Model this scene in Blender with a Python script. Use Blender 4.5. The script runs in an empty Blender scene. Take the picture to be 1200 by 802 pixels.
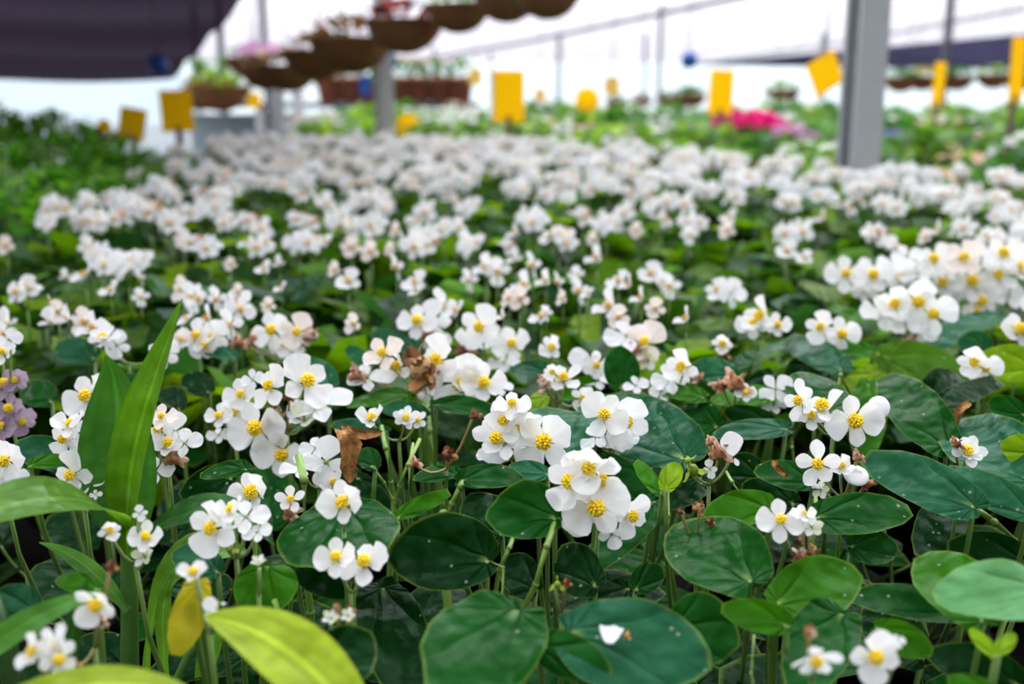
import bpy, math, random
import numpy as np
from mathutils import Vector, Matrix, noise

S = bpy.context.scene
COL = S.collection
rnd = random.Random(7)
PI = math.pi

# ------------------------------------------------------------------ camera frame
F = 1267.0
HOR = 105.0
PITCH = math.atan((401.0 - HOR) / F)
CAM = Vector((0, 0, 1.25))
FWD = Vector((0, math.cos(PITCH), -math.sin(PITCH)))
UP = Vector((0, math.sin(PITCH), math.cos(PITCH)))
RIGHT = Vector((1, 0, 0))
BENCH = 0.72


def ray(px, py):
    return FWD + RIGHT * ((px - 600.0) / F) - UP * ((py - 401.0) / F)


def at(px, py, Y):
    d = ray(px, py)
    return CAM + d * (Y / d.y)


def yplane(py, drop):
    """distance (m) at which the sight line of row py has come down by drop cm"""
    d = ray(600, py)
    return drop / 100.0 * d.y / max(-d.z, 1e-4)


# ------------------------------------------------------------------ object helpers
def tag(o, label=None, cat=None, group=None, kind=None):
    if label: o['label'] = label
    if cat: o['category'] = cat
    if group: o['group'] = group
    if kind: o['kind'] = kind
    return o


def empty(name, loc, label=None, cat=None, group=None, rz=0.0):
    o = bpy.data.objects.new(name, None)
    o.empty_display_size = 0.05
    COL.objects.link(o)
    o.location = loc
    o.rotation_euler = (0, 0, rz)
    return tag(o, label, cat, group)


def link(name, me, parent=None, mat=None):
    o = bpy.data.objects.new(name, me)
    COL.objects.link(o)
    if parent is not None: o.parent = parent
    if mat is not None: o.matrix_basis = mat
    return o


def copy_tree(root, loc, rz=0.0, sc=1.0):
    r = root.copy()
    COL.objects.link(r)
    r.location = loc
    r.rotation_euler = (0, 0, rz)
    r.scale = (sc, sc, sc)
    for ch in KIDS.get(root.name, []):
        c = ch.copy(); COL.objects.link(c); c.parent = r
        for g in KIDS.get(ch.name, []):
            d = g.copy(); COL.objects.link(d); d.parent = c
    return r


KIDS = {}


def kid(o):
    KIDS.setdefault(o.parent.name, []).append(o)
    return o


class MB:
    """collects geometry of ONE mesh: vertices, faces, per-vertex colour, uv, material slots"""

    def __init__(self):
        self.v, self.f, self.c, self.uv, self.m = [], [], [], [], []

    def add(self, vs, fs, col=(1, 1, 1), uv=None, mat=0, M=None):
        b = len(self.v)
        if M is not None: vs = [M @ Vector(p) for p in vs]
        self.v += [tuple(p) for p in vs]
        self.c += [col] * len(vs) if not isinstance(col, list) else col
        self.uv += uv if uv is not None else [(0.5, 0.3)] * len(vs)
        self.f += [tuple(i + b for i in f) for f in fs]
        self.m += [mat] * len(fs)

    def mesh(self, name, mats, smooth=True):
        me = bpy.data.meshes.new(name)
        me.from_pydata(self.v, [], self.f)
        for m in mats: me.materials.append(m)
        me.polygons.foreach_set('material_index', self.m)
        me.polygons.foreach_set('use_smooth', [smooth] * len(self.f))
        a = me.color_attributes.new('col', 'FLOAT_COLOR', 'POINT')
        a.data.foreach_set('color', [x for c in self.c for x in (c[0], c[1], c[2], 1.0)])
        u = me.uv_layers.new(name='uv')
        li = np.empty(len(me.loops), dtype=np.int32)
        me.loops.foreach_get('vertex_index', li)
        uv = np.array(self.uv, dtype=np.float32)[li]
        u.data.foreach_set('uv', uv.ravel())
        me.update()
        return me


def frame(x, n, o):
    """matrix with local x along x, local z near n, origin o"""
    x = Vector(x).normalized()
    n = Vector(n)
    n = (n - x * n.dot(x)).normalized()
    y = n.cross(x)
    return Matrix(((x.x, y.x, n.x, o[0]), (x.y, y.y, n.y, o[1]), (x.z, y.z, n.z, o[2]), (0, 0, 0, 1)))


def tube(mb, pts, rad, col=(1, 1, 1), segs=7, mat=0):
    pts = [Vector(p) for p in pts]
    if isinstance(rad, (int, float)): rad = [rad] * len(pts)
    vs, fs, uv = [], [], []
    t0 = (pts[1] - pts[0]).normalized()
    ref = Vector((0, 0, 1)) if abs(t0.z) < 0.9 else Vector((1, 0, 0))
    for i, p in enumerate(pts):
        t = (pts[min(i + 1, len(pts) - 1)] - pts[max(i - 1, 0)]).normalized()
        a = t.cross(ref).normalized(); b = t.cross(a)
        for k in range(segs):
            w = 2 * PI * k / segs
            vs.append(p + (a * math.cos(w) + b * math.sin(w)) * rad[i])
            uv.append((k / segs, 0.3))
    n = len(pts)
    for i in range(n - 1):
        for k in range(segs):
            k2 = (k + 1) % segs
            fs.append((i * segs + k, (i + 1) * segs + k, (i + 1) * segs + k2, i * segs + k2))
    fs.append(tuple(range(segs)))
    fs.append(tuple((n - 1) * segs + k for k in reversed(range(segs))))
    mb.add(vs, fs, col, uv, mat)


def bend(p, q, sag, n=6):
    """curved run of points from p to q, bowed by the vector sag"""
    p, q, sag = Vector(p), Vector(q), Vector(sag)
    return [p.lerp(q, i / (n - 1)) + sag * math.sin(PI * i / (n - 1)) for i in range(n)]


def blob(mb, c, r, col, mat=0, segs=6, rings=4, M=None, jit=0.0, R=None):
    vs, fs = [], []
    r = Vector((r, r, r)) if isinstance(r, (int, float)) else Vector(r)
    for i in range(rings + 1):
        th = PI * i / rings
        for k in range(segs):
            ph = 2 * PI * k / segs
            q = Vector((math.sin(th) * math.cos(ph) * r.x, math.sin(th) * math.sin(ph) * r.y, math.cos(th) * r.z))
            if jit and R: q *= 1 + R.uniform(-jit, jit)
            vs.append(q + Vector(c) if M is None else M @ q)
    for i in range(rings):
        for k in range(segs):
            k2 = (k + 1) % segs
            fs.append((i * segs + k, (i + 1) * segs + k, (i + 1) * segs + k2, i * segs + k2))
    mb.add(vs, fs, col, None, mat)


def box(mb, c, s, col=(1, 1, 1), mat=0, M=None, bev=0.0):
    x, y, z = s[0] / 2, s[1] / 2, s[2] / 2
    vs = [Vector((a, b, d)) for d in (-z, z) for (a, b) in ((-x, -y), (x, -y), (x, y), (-x, y))]
    vs = [(M @ v if M else v) + Vector(c) for v in vs]
    mb.add(vs, [(3, 2, 1, 0), (4, 5, 6, 7), (0, 1, 5, 4), (1, 2, 6, 5), (2, 3, 7, 6), (3, 0, 4, 7)], col, None, mat)


def rbox(name, s, mats, bev=0.004, col=(1, 1, 1)):
    """bevelled box mesh"""
    import bmesh
    bm = bmesh.new()
    bmesh.ops.create_cube(bm, size=1.0)
    for v in bm.verts: v.co = Vector((v.co.x * s[0], v.co.y * s[1], v.co.z * s[2]))
    bmesh.ops.bevel(bm, geom=bm.edges[:], offset=min(bev, min(s) * 0.45), segments=2, affect='EDGES')
    me = bpy.data.meshes.new(name)
    bm.to_mesh(me); bm.free()
    for m in mats: me.materials.append(m)
    return me


# ------------------------------------------------------------------ materials
def newmat(name):
    m = bpy.data.materials.new(name)
    m.use_nodes = True
    nt = m.node_tree
    nt.nodes.clear()
    return m, nt, nt.nodes, nt.links


def N(nt, typ, **kw):
    n = nt.nodes.new(typ)
    for k, v in kw.items():
        if k.startswith('i_'):
            n.inputs[k[2:].replace('_', ' ')].default_value = v
        else:
            setattr(n, k, v)
    return n


def math_node(nt, op, a, b=None, clamp=False):
    n = nt.nodes.new('ShaderNodeMath'); n.operation = op; n.use_clamp = clamp
    for i, x in enumerate((a, b)):
        if x is None: continue
        if isinstance(x, (int, float)): n.inputs[i].default_value = x
        else: nt.links.new(x, n.inputs[i])
    return n.outputs[0]


def mixc(nt, fac, a, b, typ='MIX'):
    n = nt.nodes.new('ShaderNodeMix'); n.data_type = 'RGBA'; n.blend_type = typ
    for s, x in ((0, fac), (6, a), (7, b)):
        if isinstance(x, (int, float)): n.inputs[s].default_value = x
        elif isinstance(x, tuple): n.inputs[s].default_value = (*x[:3], 1)
        else: nt.links.new(x, n.inputs[s])
    return n.outputs[2]


def leaf_material(name, rough=0.27, trans=0.16, veins=True, vein_k=9, edge=0.4, spec=0.06):
    m, nt, nd, L = newmat(name)
    out = N(nt, 'ShaderNodeOutputMaterial')
    col = N(nt, 'ShaderNodeAttribute', attribute_name='col').outputs['Color']
    geo = N(nt, 'ShaderNodeNewGeometry')
    uv = N(nt, 'ShaderNodeUVMap', uv_map='uv')
    sep = N(nt, 'ShaderNodeSeparateXYZ'); L.new(uv.outputs[0], sep.inputs[0])
    th, rho = sep.outputs[0], sep.outputs[1]
    tc = N(nt, 'ShaderNodeTexCoord')
    nw = N(nt, 'ShaderNodeTexNoise', i_Scale=28.0, i_Detail=1.0); L.new(tc.outputs['Object'], nw.inputs['Vector'])
    th = math_node(nt, 'ADD', th, math_node(nt, 'MULTIPLY', math_node(nt, 'SUBTRACT', nw.outputs['Fac'], 0.5), math_node(nt, 'MULTIPLY', rho, 0.10)))
    n1 = N(nt, 'ShaderNodeTexNoise', i_Scale=60.0, i_Detail=3.0); L.new(tc.outputs['Object'], n1.inputs['Vector'])
    mott = math_node(nt, 'MULTIPLY_ADD', n1.outputs['Fac'], 0.9); nt.nodes[-1].inputs[2].default_value = 0.55
    base = mixc(nt, 1.0, col, mott, 'MULTIPLY')
    bumph = None
    if veins:
        ph = math_node(nt, 'PINGPONG', math_node(nt, 'MULTIPLY', th, float(vein_k)), 0.5)   # 0 on a vein
        thick = math_node(nt, 'ADD', math_node(nt, 'MULTIPLY', rho, -0.05), 0.085)
        vm = math_node(nt, 'SUBTRACT', 1.0, math_node(nt, 'DIVIDE', ph, thick), clamp=True)
        vm = math_node(nt, 'MULTIPLY', vm, math_node(nt, 'SUBTRACT', 1.05, rho, clamp=True))
        base = mixc(nt, math_node(nt, 'MULTIPLY', vm, 0.45), base, mixc(nt, 1.0, col, (2.6, 2.0, 1.6), 'MULTIPLY'))
        bumph = math_node(nt, 'MULTIPLY', math_node(nt, 'SMOOTH_MIN', ph, 0.18), -1.0)
        nt.nodes[-2].inputs[2].default_value = 0.12
        bumph = math_node(nt, 'MULTIPLY', math_node(nt, 'SMOOTH_MIN', ph, 0.2), 1.6)
        nt.nodes[-2].inputs[2].default_value = 0.15
        # pale petiole spot and thin yellowish rim
        ctr = math_node(nt, 'SUBTRACT', 1.0, math_node(nt, 'MULTIPLY', rho, 9.0), clamp=True)
        base = mixc(nt, math_node(nt, 'MULTIPLY', ctr, 0.6), base, (0.20, 0.30, 0.06))
        rim = math_node(nt, 'MULTIPLY', math_node(nt, 'SUBTRACT', rho, 0.955), 22.0, clamp=True)
        base = mixc(nt, math_node(nt, 'MULTIPLY', rim, edge), base, (0.20, 0.30, 0.04))
    # underside is paler and yellower
    under = mixc(nt, 0.5, base, mixc(nt, 1.0, col, (2.0, 1.9, 1.2), 'MULTIPLY'))
    base2 = mixc(nt, geo.outputs['Backfacing'], base, under)
    bs = N(nt, 'ShaderNodeBsdfPrincipled')
    L.new(base2, bs.inputs['Base Color'])
    bs.inputs['Roughness'].default_value = rough
    bs.inputs['Specular IOR Level'].default_value = spec
    bs.inputs['Specular Tint'].default_value = (0.5, 0.95, 0.68, 1)
    n2 = N(nt, 'ShaderNodeTexNoise', i_Scale=170.0, i_Detail=2.0); L.new(tc.outputs['Object'], n2.inputs['Vector'])
    n3 = N(nt, 'ShaderNodeTexNoise', i_Scale=32.0, i_Detail=2.0); L.new(tc.outputs['Object'], n3.inputs['Vector'])
    h = math_node(nt, 'ADD', math_node(nt, 'MULTIPLY', n2.outputs['Fac'], 0.25), math_node(nt, 'MULTIPLY', n3.outputs['Fac'], 5.0))
    if bumph is not None: h = math_node(nt, 'ADD', h, math_node(nt, 'MULTIPLY', bumph, 1.5))
    bp = N(nt, 'ShaderNodeBump', i_Strength=0.8, i_Distance=0.0035); L.new(h, bp.inputs['Height'])
    if veins:   # specks of dust and pollen
        sp = N(nt, 'ShaderNodeTexVoronoi', i_Scale=85.0); L.new(tc.outputs['Object'], sp.inputs['Vector'])
        dot = math_node(nt, 'LESS_THAN', sp.outputs['Distance'], 0.085)
        base2 = mixc(nt, math_node(nt, 'MULTIPLY', dot, 0.45), base2, (0.35, 0.42, 0.33))
        L.new(base2, bs.inputs['Base Color'])
    L.new(bp.outputs[0], bs.inputs['Normal'])
    tr = N(nt, 'ShaderNodeBsdfTranslucent')
    L.new(mixc(nt, 1.0, base, (3.2, 3.4, 1.0), 'MULTIPLY'), tr.inputs['Color'])
    mx = N(nt, 'ShaderNodeMixShader'); mx.inputs[0].default_value = trans
    L.new(bs.outputs[0], mx.inputs[1]); L.new(tr.outputs[0], mx.inputs[2])
    L.new(mx.outputs[0], out.inputs[0])
    return m


def petal_material(name, trans=0.45, color=None):
    m, nt, nd, L = newmat(name)
    out = N(nt, 'ShaderNodeOutputMaterial')
    col = N(nt, 'ShaderNodeAttribute', attribute_name='col').outputs['Color']
    if color:
        rgb = N(nt, 'ShaderNodeRGB'); rgb.outputs[0].default_value = (*color, 1); col = rgb.outputs[0]
    bs = N(nt, 'ShaderNodeBsdfPrincipled', i_Roughness=0.5)
    bs.inputs['Specular IOR Level'].default_value = 0.2
    L.new(col, bs.inputs['Base Color'])
    uv = N(nt, 'ShaderNodeUVMap', uv_map='uv')
    sep = N(nt, 'ShaderNodeSeparateXYZ'); L.new(uv.outputs[0], sep.inputs[0])
    ph = math_node(nt, 'PINGPONG', math_node(nt, 'MULTIPLY', sep.outputs[0], 60.0), 0.5)
    bp = N(nt, 'ShaderNodeBump', i_Strength=0.12, i_Distance=0.001); L.new(ph, bp.inputs['Height'])
    L.new(bp.outputs[0], bs.inputs['Normal'])
    tr = N(nt, 'ShaderNodeBsdfTranslucent'); L.new(col, tr.inputs['Color'])
    mx = N(nt, 'ShaderNodeMixShader'); mx.inputs[0].default_value = trans
    L.new(bs.outputs[0], mx.inputs[1]); L.new(tr.outputs[0], mx.inputs[2])
    L.new(mx.outputs[0], out.inputs[0])
    return m


def plain(name, color, rough=0.6, metal=0.0, nscale=30.0, namt=0.25, bump=0.0, vcol=False, spec=0.5):
    m, nt, nd, L = newmat(name)
    out = N(nt, 'ShaderNodeOutputMaterial')
    bs = N(nt, 'ShaderNodeBsdfPrincipled', i_Roughness=rough, i_Metallic=metal)
    bs.inputs['Specular IOR Level'].default_value = spec
    tc = N(nt, 'ShaderNodeTexCoord')
    n1 = N(nt, 'ShaderNodeTexNoise', i_Scale=nscale, i_Detail=4.0); L.new(tc.outputs['Object'], n1.inputs['Vector'])
    k = math_node(nt, 'MULTIPLY_ADD', n1.outputs['Fac'], namt * 2); nt.nodes[-1].inputs[2].default_value = 1 - namt
    src = N(nt, 'ShaderNodeAttribute', attribute_name='col').outputs['Color'] if vcol else (*color, 1)
    L.new(mixc(nt, 1.0, src, k, 'MULTIPLY'), bs.inputs['Base Color'])
    if bump:
        bp = N(nt, 'ShaderNodeBump', i_Strength=bump, i_Distance=0.01); L.new(n1.outputs['Fac'], bp.inputs['Height'])
        L.new(bp.outputs[0], bs.inputs['Normal'])
    L.new(bs.outputs[0], out.inputs[0])
    return m


def film(name, clear, color, nscale=0.6, stretch=(1, 1, 1), bands=0):
    """plastic film / woven net: partly clear, partly scattering the daylight that falls on it"""
    m, nt, nd, L = newmat(name)
    out = N(nt, 'ShaderNodeOutputMaterial')
    tc = N(nt, 'ShaderNodeTexCoord')
    mp = N(nt, 'ShaderNodeMapping'); mp.inputs['Scale'].default_value = stretch
    L.new(tc.outputs['Object'], mp.inputs['Vector'])
    n1 = N(nt, 'ShaderNodeTexNoise', i_Scale=nscale, i_Detail=3.0); L.new(mp.outputs[0], n1.inputs['Vector'])
    k = math_node(nt, 'MULTIPLY_ADD', n1.outputs['Fac'], 0.5); nt.nodes[-1].inputs[2].default_value = 0.72
    c = mixc(nt, 1.0, color, k, 'MULTIPLY')
    tp = N(nt, 'ShaderNodeBsdfTransparent')
    tp.inputs[0].default_value = (*clear[1], 1)
    bandf = None
    if bands:
        sx = N(nt, 'ShaderNodeSeparateXYZ'); L.new(tc.outputs['Object'], sx.inputs[0])
        bandf = math_node(nt, 'POWER', math_node(nt, 'PINGPONG', math_node(nt, 'MULTIPLY', sx.outputs[1], bands), 0.5), 2.0)
        bandf = math_node(nt, 'MULTIPLY_ADD', bandf, clear[0] * 9); nt.nodes[-1].inputs[2].default_value = clear[0]
    tr = N(nt, 'ShaderNodeBsdfTranslucent'); L.new(c, tr.inputs[0])
    df = N(nt, 'ShaderNodeBsdfDiffuse'); L.new(c, df.inputs[0])
    m1 = N(nt, 'ShaderNodeMixShader'); m1.inputs[0].default_value = 0.4
    L.new(tr.outputs[0], m1.inputs[1]); L.new(df.outputs[0], m1.inputs[2])
    m2 = N(nt, 'ShaderNodeMixShader'); m2.inputs[0].default_value = clear[0]
    if bandf is not None: L.new(bandf, m2.inputs[0])
    L.new(m1.outputs[0], m2.inputs[1]); L.new(tp.outputs[0], m2.inputs[2])
    L.new(m2.outputs[0], out.inputs[0])
    return m


M_LEAF = leaf_material('begonia_leaf')
M_BLADE = leaf_material('lance_leaf', rough=0.3, trans=0.3, veins=False, spec=0.2)
M_FOL = leaf_material('soft_foliage', rough=0.4, trans=0.32, veins=False, spec=0.10)
M_PETAL = petal_material('petal')
M_STEM = plain('green_stem', (0.13, 0.24, 0.04), 0.4, vcol=True, nscale=120, namt=0.2)
M_YEL = plain('stamen_yellow', (1.0, 0.7, 0.03), 0.6, vcol=True, nscale=400, namt=0.15)
M_DRY = plain('withered_tissue', (0.3, 0.12, 0.04), 0.75, vcol=True, nscale=260, namt=0.45, bump=0.6)
M_POT = plain('black_plastic', (0.008, 0.008, 0.008), 0.6, spec=0.15)
M_SOIL = plain('potting_soil', (0.03, 0.02, 0.013), 0.95, nscale=90, namt=0.5, bump=0.8)
M_COIR = plain('coir_fibre', (0.27, 0.115, 0.042), 0.9, nscale=60, namt=0.5, bump=0.9)
M_TRAP = petal_material('yellow_card', 0.65, (1.0, 0.74, 0.01))
M_TRAPP = petal_material('faded_yellow_card', 0.45, (0.95, 0.74, 0.25))
M_GALV = plain('galvanised_steel', (0.42, 0.45, 0.47), 0.6, metal=0.0, nscale=40, namt=0.12)
M_DARKM = plain('dark_painted_steel', (0.09, 0.095, 0.12), 0.5, nscale=20, namt=0.15)
M_WOOD = plain('weathered_stake', (0.10, 0.06, 0.035), 0.8, nscale=60)
M_BENCH = plain('black_bench_mat', (0.016, 0.015, 0.014), 0.95, nscale=40, namt=0.4, spec=0.1)
M_WHITE = plain('white_paint', (0.75, 0.76, 0.8), 0.5, nscale=8, namt=0.06)
M_TERRA = plain('terracotta', (0.45, 0.15, 0.08), 0.8, nscale=25, namt=0.2)
M_BLUE = plain('blue_plastic', (0.02, 0.10, 0.42), 0.35, nscale=10, namt=0.1)
M_GROUND = plain('packed_earth', (0.10, 0.09, 0.075), 0.95, nscale=5, namt=0.4, bump=0.4)


# ------------------------------------------------------------------ leaf and petal shapes
def round_leaf(mb, L, W, M, col, R, rings=5, segs=30, cup=0.1, fold=0.12, droop=0.12, wave=0.03, asym=0.12, notch=0.75, mat=0, off=0.46, tip=0.05, under=False):
    """broad lopsided leaf, petiole at the origin, tip at x = L"""
    a = L * (1 - off)
    c0 = L * off
    vs, uv = [Vector((0, 0, 0))], [(0.5, 0.0)]
    k1, p1 = R.randint(3, 5), R.uniform(0, 6.28)
    k2, p2 = R.randint(7, 11), R.uniform(0, 6.28)
    sgn = 1 if R.random() < 0.5 else -1
    for i in range(1, rings + 1):
        rho = (i / rings) ** 0.85
        for k in range(segs):
            t = -PI + 2 * PI * (k + 0.5) / segs
            c, s = math.cos(t), math.sin(t)
            b = W / 2 * (1 + asym * sgn * (1 if s > 0 else -1) * abs(s))
            A = (c / a) ** 2 + (s / b) ** 2
            B = -2 * c * c0 / a ** 2
            C = (c0 / a) ** 2 - 1
            r = (-B + math.sqrt(max(B * B - 4 * A * C, 0))) / (2 * A) if C < 0 else 0.02
            r *= 1 - notch * math.exp(-((PI - abs(t)) / 0.42) ** 2)
            r *= 1 + tip * math.exp(-(t / 0.16) ** 2) + 0.012 * math.sin(k2 * 2 * t + p2)
            x, y = r * rho * c, r * rho * s
            z = cup * W * (2 * y / W) ** 2 * 0.6 + fold * abs(y) - droop * L * (max(x, 0) / L) ** 2
            z += wave * W * rho ** 2.5 * (math.sin(k1 * t + p1) + 0.4 * math.sin(k2 * t + p2))
            vs.append(Vector((x, y, z)))
            uv.append(((t / PI + 1) / 2, rho))
    fs = [(0, 1 + k, 1 + (k + 1) % segs) for k in range(segs)]
    for i in range(rings - 1):
        o = 1 + i * segs
        for k in range(segs):
            k2_ = (k + 1) % segs
            fs.append((o + k, o + segs + k, o + segs + k2_, o + k2_))
    if under:
        fs = [tuple(reversed(f)) for f in fs]
    mb.add(vs, fs, col, uv, mat, M)


def petal(mb, L, W, M, col, R, rings=3, segs=14, cup=0.15, curl=0.1, wave=0.03, mat=0, widest=0.6, col2=None):
    """rounded petal: narrow base at the origin, broad end at x = L"""
    vs, uv = [Vector((0, 0, 0))], [(0.5, 0)]
    k1, p1 = R.randint(3, 6), R.uniform(0, 6.28)
    cols = [col2 or col]
    for i in range(1, rings + 1):
        rho = i / rings
        for k in range(segs):
            t = 2 * PI * k / segs
            ex, ey = math.cos(t), math.sin(t)
            x = L * (0.5 + 0.5 * ex)
            prof = math.sin(PI * min(1, max(0, (x / L)) ** (math.log(0.5) / math.log(widest)))) ** 0.62
            y = W / 2 * (1 if ey > 0 else -1) * prof if abs(ey) > 1e-6 else 0
            x, y = x * rho if False else (L * 0.02 + (x - L * 0.02) * rho), y * rho
            z = cup * W * ((2 * y / W) ** 2 - 0.4) + curl * L * (x / L) ** 2 + wave * W * rho ** 2 * math.sin(k1 * t + p1)
            vs.append(Vector((x, y, z)))
            uv.append((0.5 + 0.5 * y / W, rho))
            cols.append(col)
    fs = [(0, 1 + k, 1 + (k + 1) % segs) for k in range(segs)]
    for i in range(rings - 1):
        o = 1 + i * segs
        for k in range(segs):
            k2 = (k + 1) % segs
            fs.append((o + k, o + segs + k, o + segs + k2, o + k2))
    mb.add(vs, fs, cols, uv, mat, M)


def blade(mb, spine, widths, nrm, col, fold=0.25, mat=0, nv=9, wav=0.0):
    """long lance-shaped leaf along a list of spine points; nrm: facing of the upper side"""
    sp = [Vector(p) for p in spine]
    n = len(sp)
    vs, uv, cols = [], [], []
    for i, p in enumerate(sp):
        t = (sp[min(i + 1, n - 1)] - sp[max(i - 1, 0)]).normalized()
        nn = Vector(nrm); nn = (nn - t * nn.dot(t)).normalized()
        s = t.cross(nn)
        for k in range(nv):
            u = -1 + 2 * k / (nv - 1)
            w = widths[i] / 2
            lift = fold * w * (abs(u) ** 1.3) + wav * w * math.sin(i * 1.3 + 2 * u)
            rib = 0.03 * w * math.cos(u * 14)
            vs.append(p + s * (u * w) + nn * (lift + rib))
            uv.append((0.5 + 0.5 * u, i / (n - 1)))
            m = 1.0 + (0.55 if abs(u) < 0.01 else 0.10 * math.cos(u * 22))
            cols.append((col[0] * m, col[1] * m, col[2] * m))
    fs = []
    for i in range(n - 1):
        for k in range(nv - 1):
            a = i * nv + k
            fs.append((a, a + 1, a + nv + 1, a + nv))
    mb.add(vs, fs, cols, uv, mat)


def spine(p, q, bow, n=12):
    """points p -> q with a bow vector (quadratic curve)"""
    p, q, bow = Vector(p), Vector(q), Vector(bow)
    return [p.lerp(q, i / (n - 1)) + bow * (4 * (i / (n - 1)) * (1 - i / (n - 1))) for i in range(n)]


def lance(n, w, peak=0.42, base=0.12):
    out = []
    for i in range(n):
        u = i / (n - 1)
        e = math.log(0.5) / math.log(peak)
        out.append(max(w * math.sin(PI * u ** e) ** 0.85, w * base * (1 - u) ** 2, 0.0006))
    return out

SKY_ZEN, SKY_HOR, FSTOP, EXPO = 6.6, 0.3, 5.2, 0.80

# ------------------------------------------------------------------ flowers (radius 1, facing +z)
WHITE = (0.90, 0.915, 0.915)
CREAM = (0.80, 0.84, 0.62)
PINKW = (0.91, 0.83, 0.77)
SHADED_WHITE = (0.46, 0.36, 0.46)  # white petals in shadow, the mauve shade painted into their colour
YEL = (1.0, 0.70, 0.02)
STEMC = (0.14, 0.25, 0.05)
DRYC = [(0.42, 0.17, 0.045), (0.52, 0.25, 0.07), (0.25, 0.08, 0.03), (0.62, 0.36, 0.15)]


def petal_m(ang, tilt, roll=0.0, off=0.06):
    return Matrix.Rotation(ang, 4, 'Z') @ Matrix.Translation((off, 0, 0)) @ Matrix.Rotation(-tilt, 4, 'Y') @ Matrix.Rotation(roll, 4, 'X')


def build_petals(mb, style, R, col=WHITE, hi=True, mat=0, M=None):
    rg, sg = (4, 20) if hi else (2, 9)
    M = M or Matrix()

    def P(ang, tilt, L, W, cup=0.14, curl=0.05, widest=0.6, roll=0.0, c=None):
        petal(mb, L, W, M @ petal_m(math.radians(ang + R.uniform(-7, 7)), math.radians(tilt + R.uniform(-9, 9)), roll + R.uniform(-.25, .25)), c or col, R, rg, sg, cup, curl + R.uniform(-.08, .12), 0.06, mat, widest)
    if style == 'o':        # two broad petals, two narrow ones
        P(R.uniform(-12, 12), R.uniform(4, 32), 1.05, 1.22, 0.16); P(180 + R.uniform(-12, 12), R.uniform(0, 30), 1.0, 1.18, 0.18)
        P(90, R.uniform(-4, 20), 0.92, 0.66, 0.12); P(-90, R.uniform(-10, 12), 0.90, 0.66, 0.12)
    elif style == 'n':      # slender-petalled star
        for a, L in ((20, 1.0), (95, 0.85), (165, 1.0), (235, 0.8), (305, 0.9)):
            P(a, 12, L, 0.62, 0.12, 0.06, 0.64)
    elif style == 'p':      # two big petals folded towards each other
        P(0, 48, 1.05, 1.1, 0.22, 0.05); P(180, 40, 1.0, 1.05, 0.22, 0.05)
        P(90, 10, 0.8, 0.5); P(-90, 14, 0.8, 0.5)
    elif style == 'b':      # nodding flower seen from its back
        P(10, -6, 1.0, 1.05, 0.1); P(190, 4, 0.98, 1.0, 0.1)
        P(100, -4, 0.85, 0.6); P(-80, 2, 0.85, 0.6)
    elif style == 'f':      # pale female flower
        for a in (0, 72, 144, 216, 288):
            P(a, 35, 0.9, 0.62, 0.2, 0.02, 0.6, c=CREAM if a % 144 == 0 else col)
    elif style == 'd':      # double, many petals
        for j in range(11):
            P(j * 137.5, 8 + 5 * j, 1.0 - 0.045 * j, 0.55, 0.12, 0.05, 0.66)
    elif style == '1':      # one big rounded petal standing up
        P(90, 8, 1.9, 1.75, 0.12, 0.03, 0.58)
        P(-80, 30, 0.7, 0.4)
    elif style == 'u':      # closed bud: two cupped discs
        blob(mb, (0, 0, 0), (0.80, 0.30, 0.85), col, mat, 16, 10, M @ Matrix.Translation((0, 0, 0.55)) @ Matrix.Rotation(0.9, 4, 'X'))
        P(90, 80, 0.95, 1.2, 0.55, 0.1, 0.5); P(-90, 80, 0.95, 1.2, 0.55, 0.1, 0.5)


def build_stamens(mb, R, n=26, rad=0.20, col=YEL, hi=True, mat=0, M=None, droop=0.0):
    M = M or Matrix()
    sg, rg = (6, 4) if hi else (4, 2)
    blob(mb, (0, 0, 0), 0, col, mat, sg, rg, M @ Matrix.Translation((0, 0, 0.10)) @ Matrix.Diagonal((1, 1, 0.8, 1)) if False else M, 0)
    for j in range(n):
        z = 1 - (j + 0.5) / n * 1.05
        a = j * 2.39996
        q = math.sqrt(max(0, 1 - z * z))
        d = Vector((q * math.cos(a), q * math.sin(a), z))
        p = Vector((d.x * rad, d.y * rad, 0.2 + d.z * rad * 1.15))
        f = frame(d, Vector((0.3, 0.2, 1)) if abs(d.z) < 0.9 else (1, 0, 0), p)
        s = R.uniform(0.85, 1.2)
        k = R.uniform(0.8, 1.15)
        blob(mb, (0, 0, 0), (0.085 * s, 0.05 * s, 0.05 * s), (min(col[0] * k, 1), col[1] * k, col[2]), mat, sg, rg, M @ f)
    blob(mb, (0, 0, 0), (rad * 0.85, rad * 0.85, rad * 0.85), (col[0] * 0.85, col[1] * 0.8, col[2]), mat, 8, 5, M @ Matrix.Translation((0, 0, 0.17)))


def build_wither(mb, R, mat=0, M=None, hi=True, pal=None):
    """crumpled brown bloom: knotted core with curled shreds"""
    M = M or Matrix()
    pal = pal or DRYC
    blob(mb, (0, 0, 0), (0.5, 0.42, 0.5), R.choice(pal), mat, 9, 6, M, 0.28, R)
    for j in range(9 if hi else 5):
        a, t = R.uniform(0, 360), R.uniform(-40, 70)
        petal(mb, R.uniform(0.6, 1.0), R.uniform(0.3, 0.65), M @ petal_m(math.radians(a), math.radians(t), R.uniform(-1, 1), 0.1), R.choice(pal), R, 3 if hi else 2, 12 if hi else 8, R.uniform(-0.5, 0.6), R.uniform(-0.7, 0.7), 0.16, mat)


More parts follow.
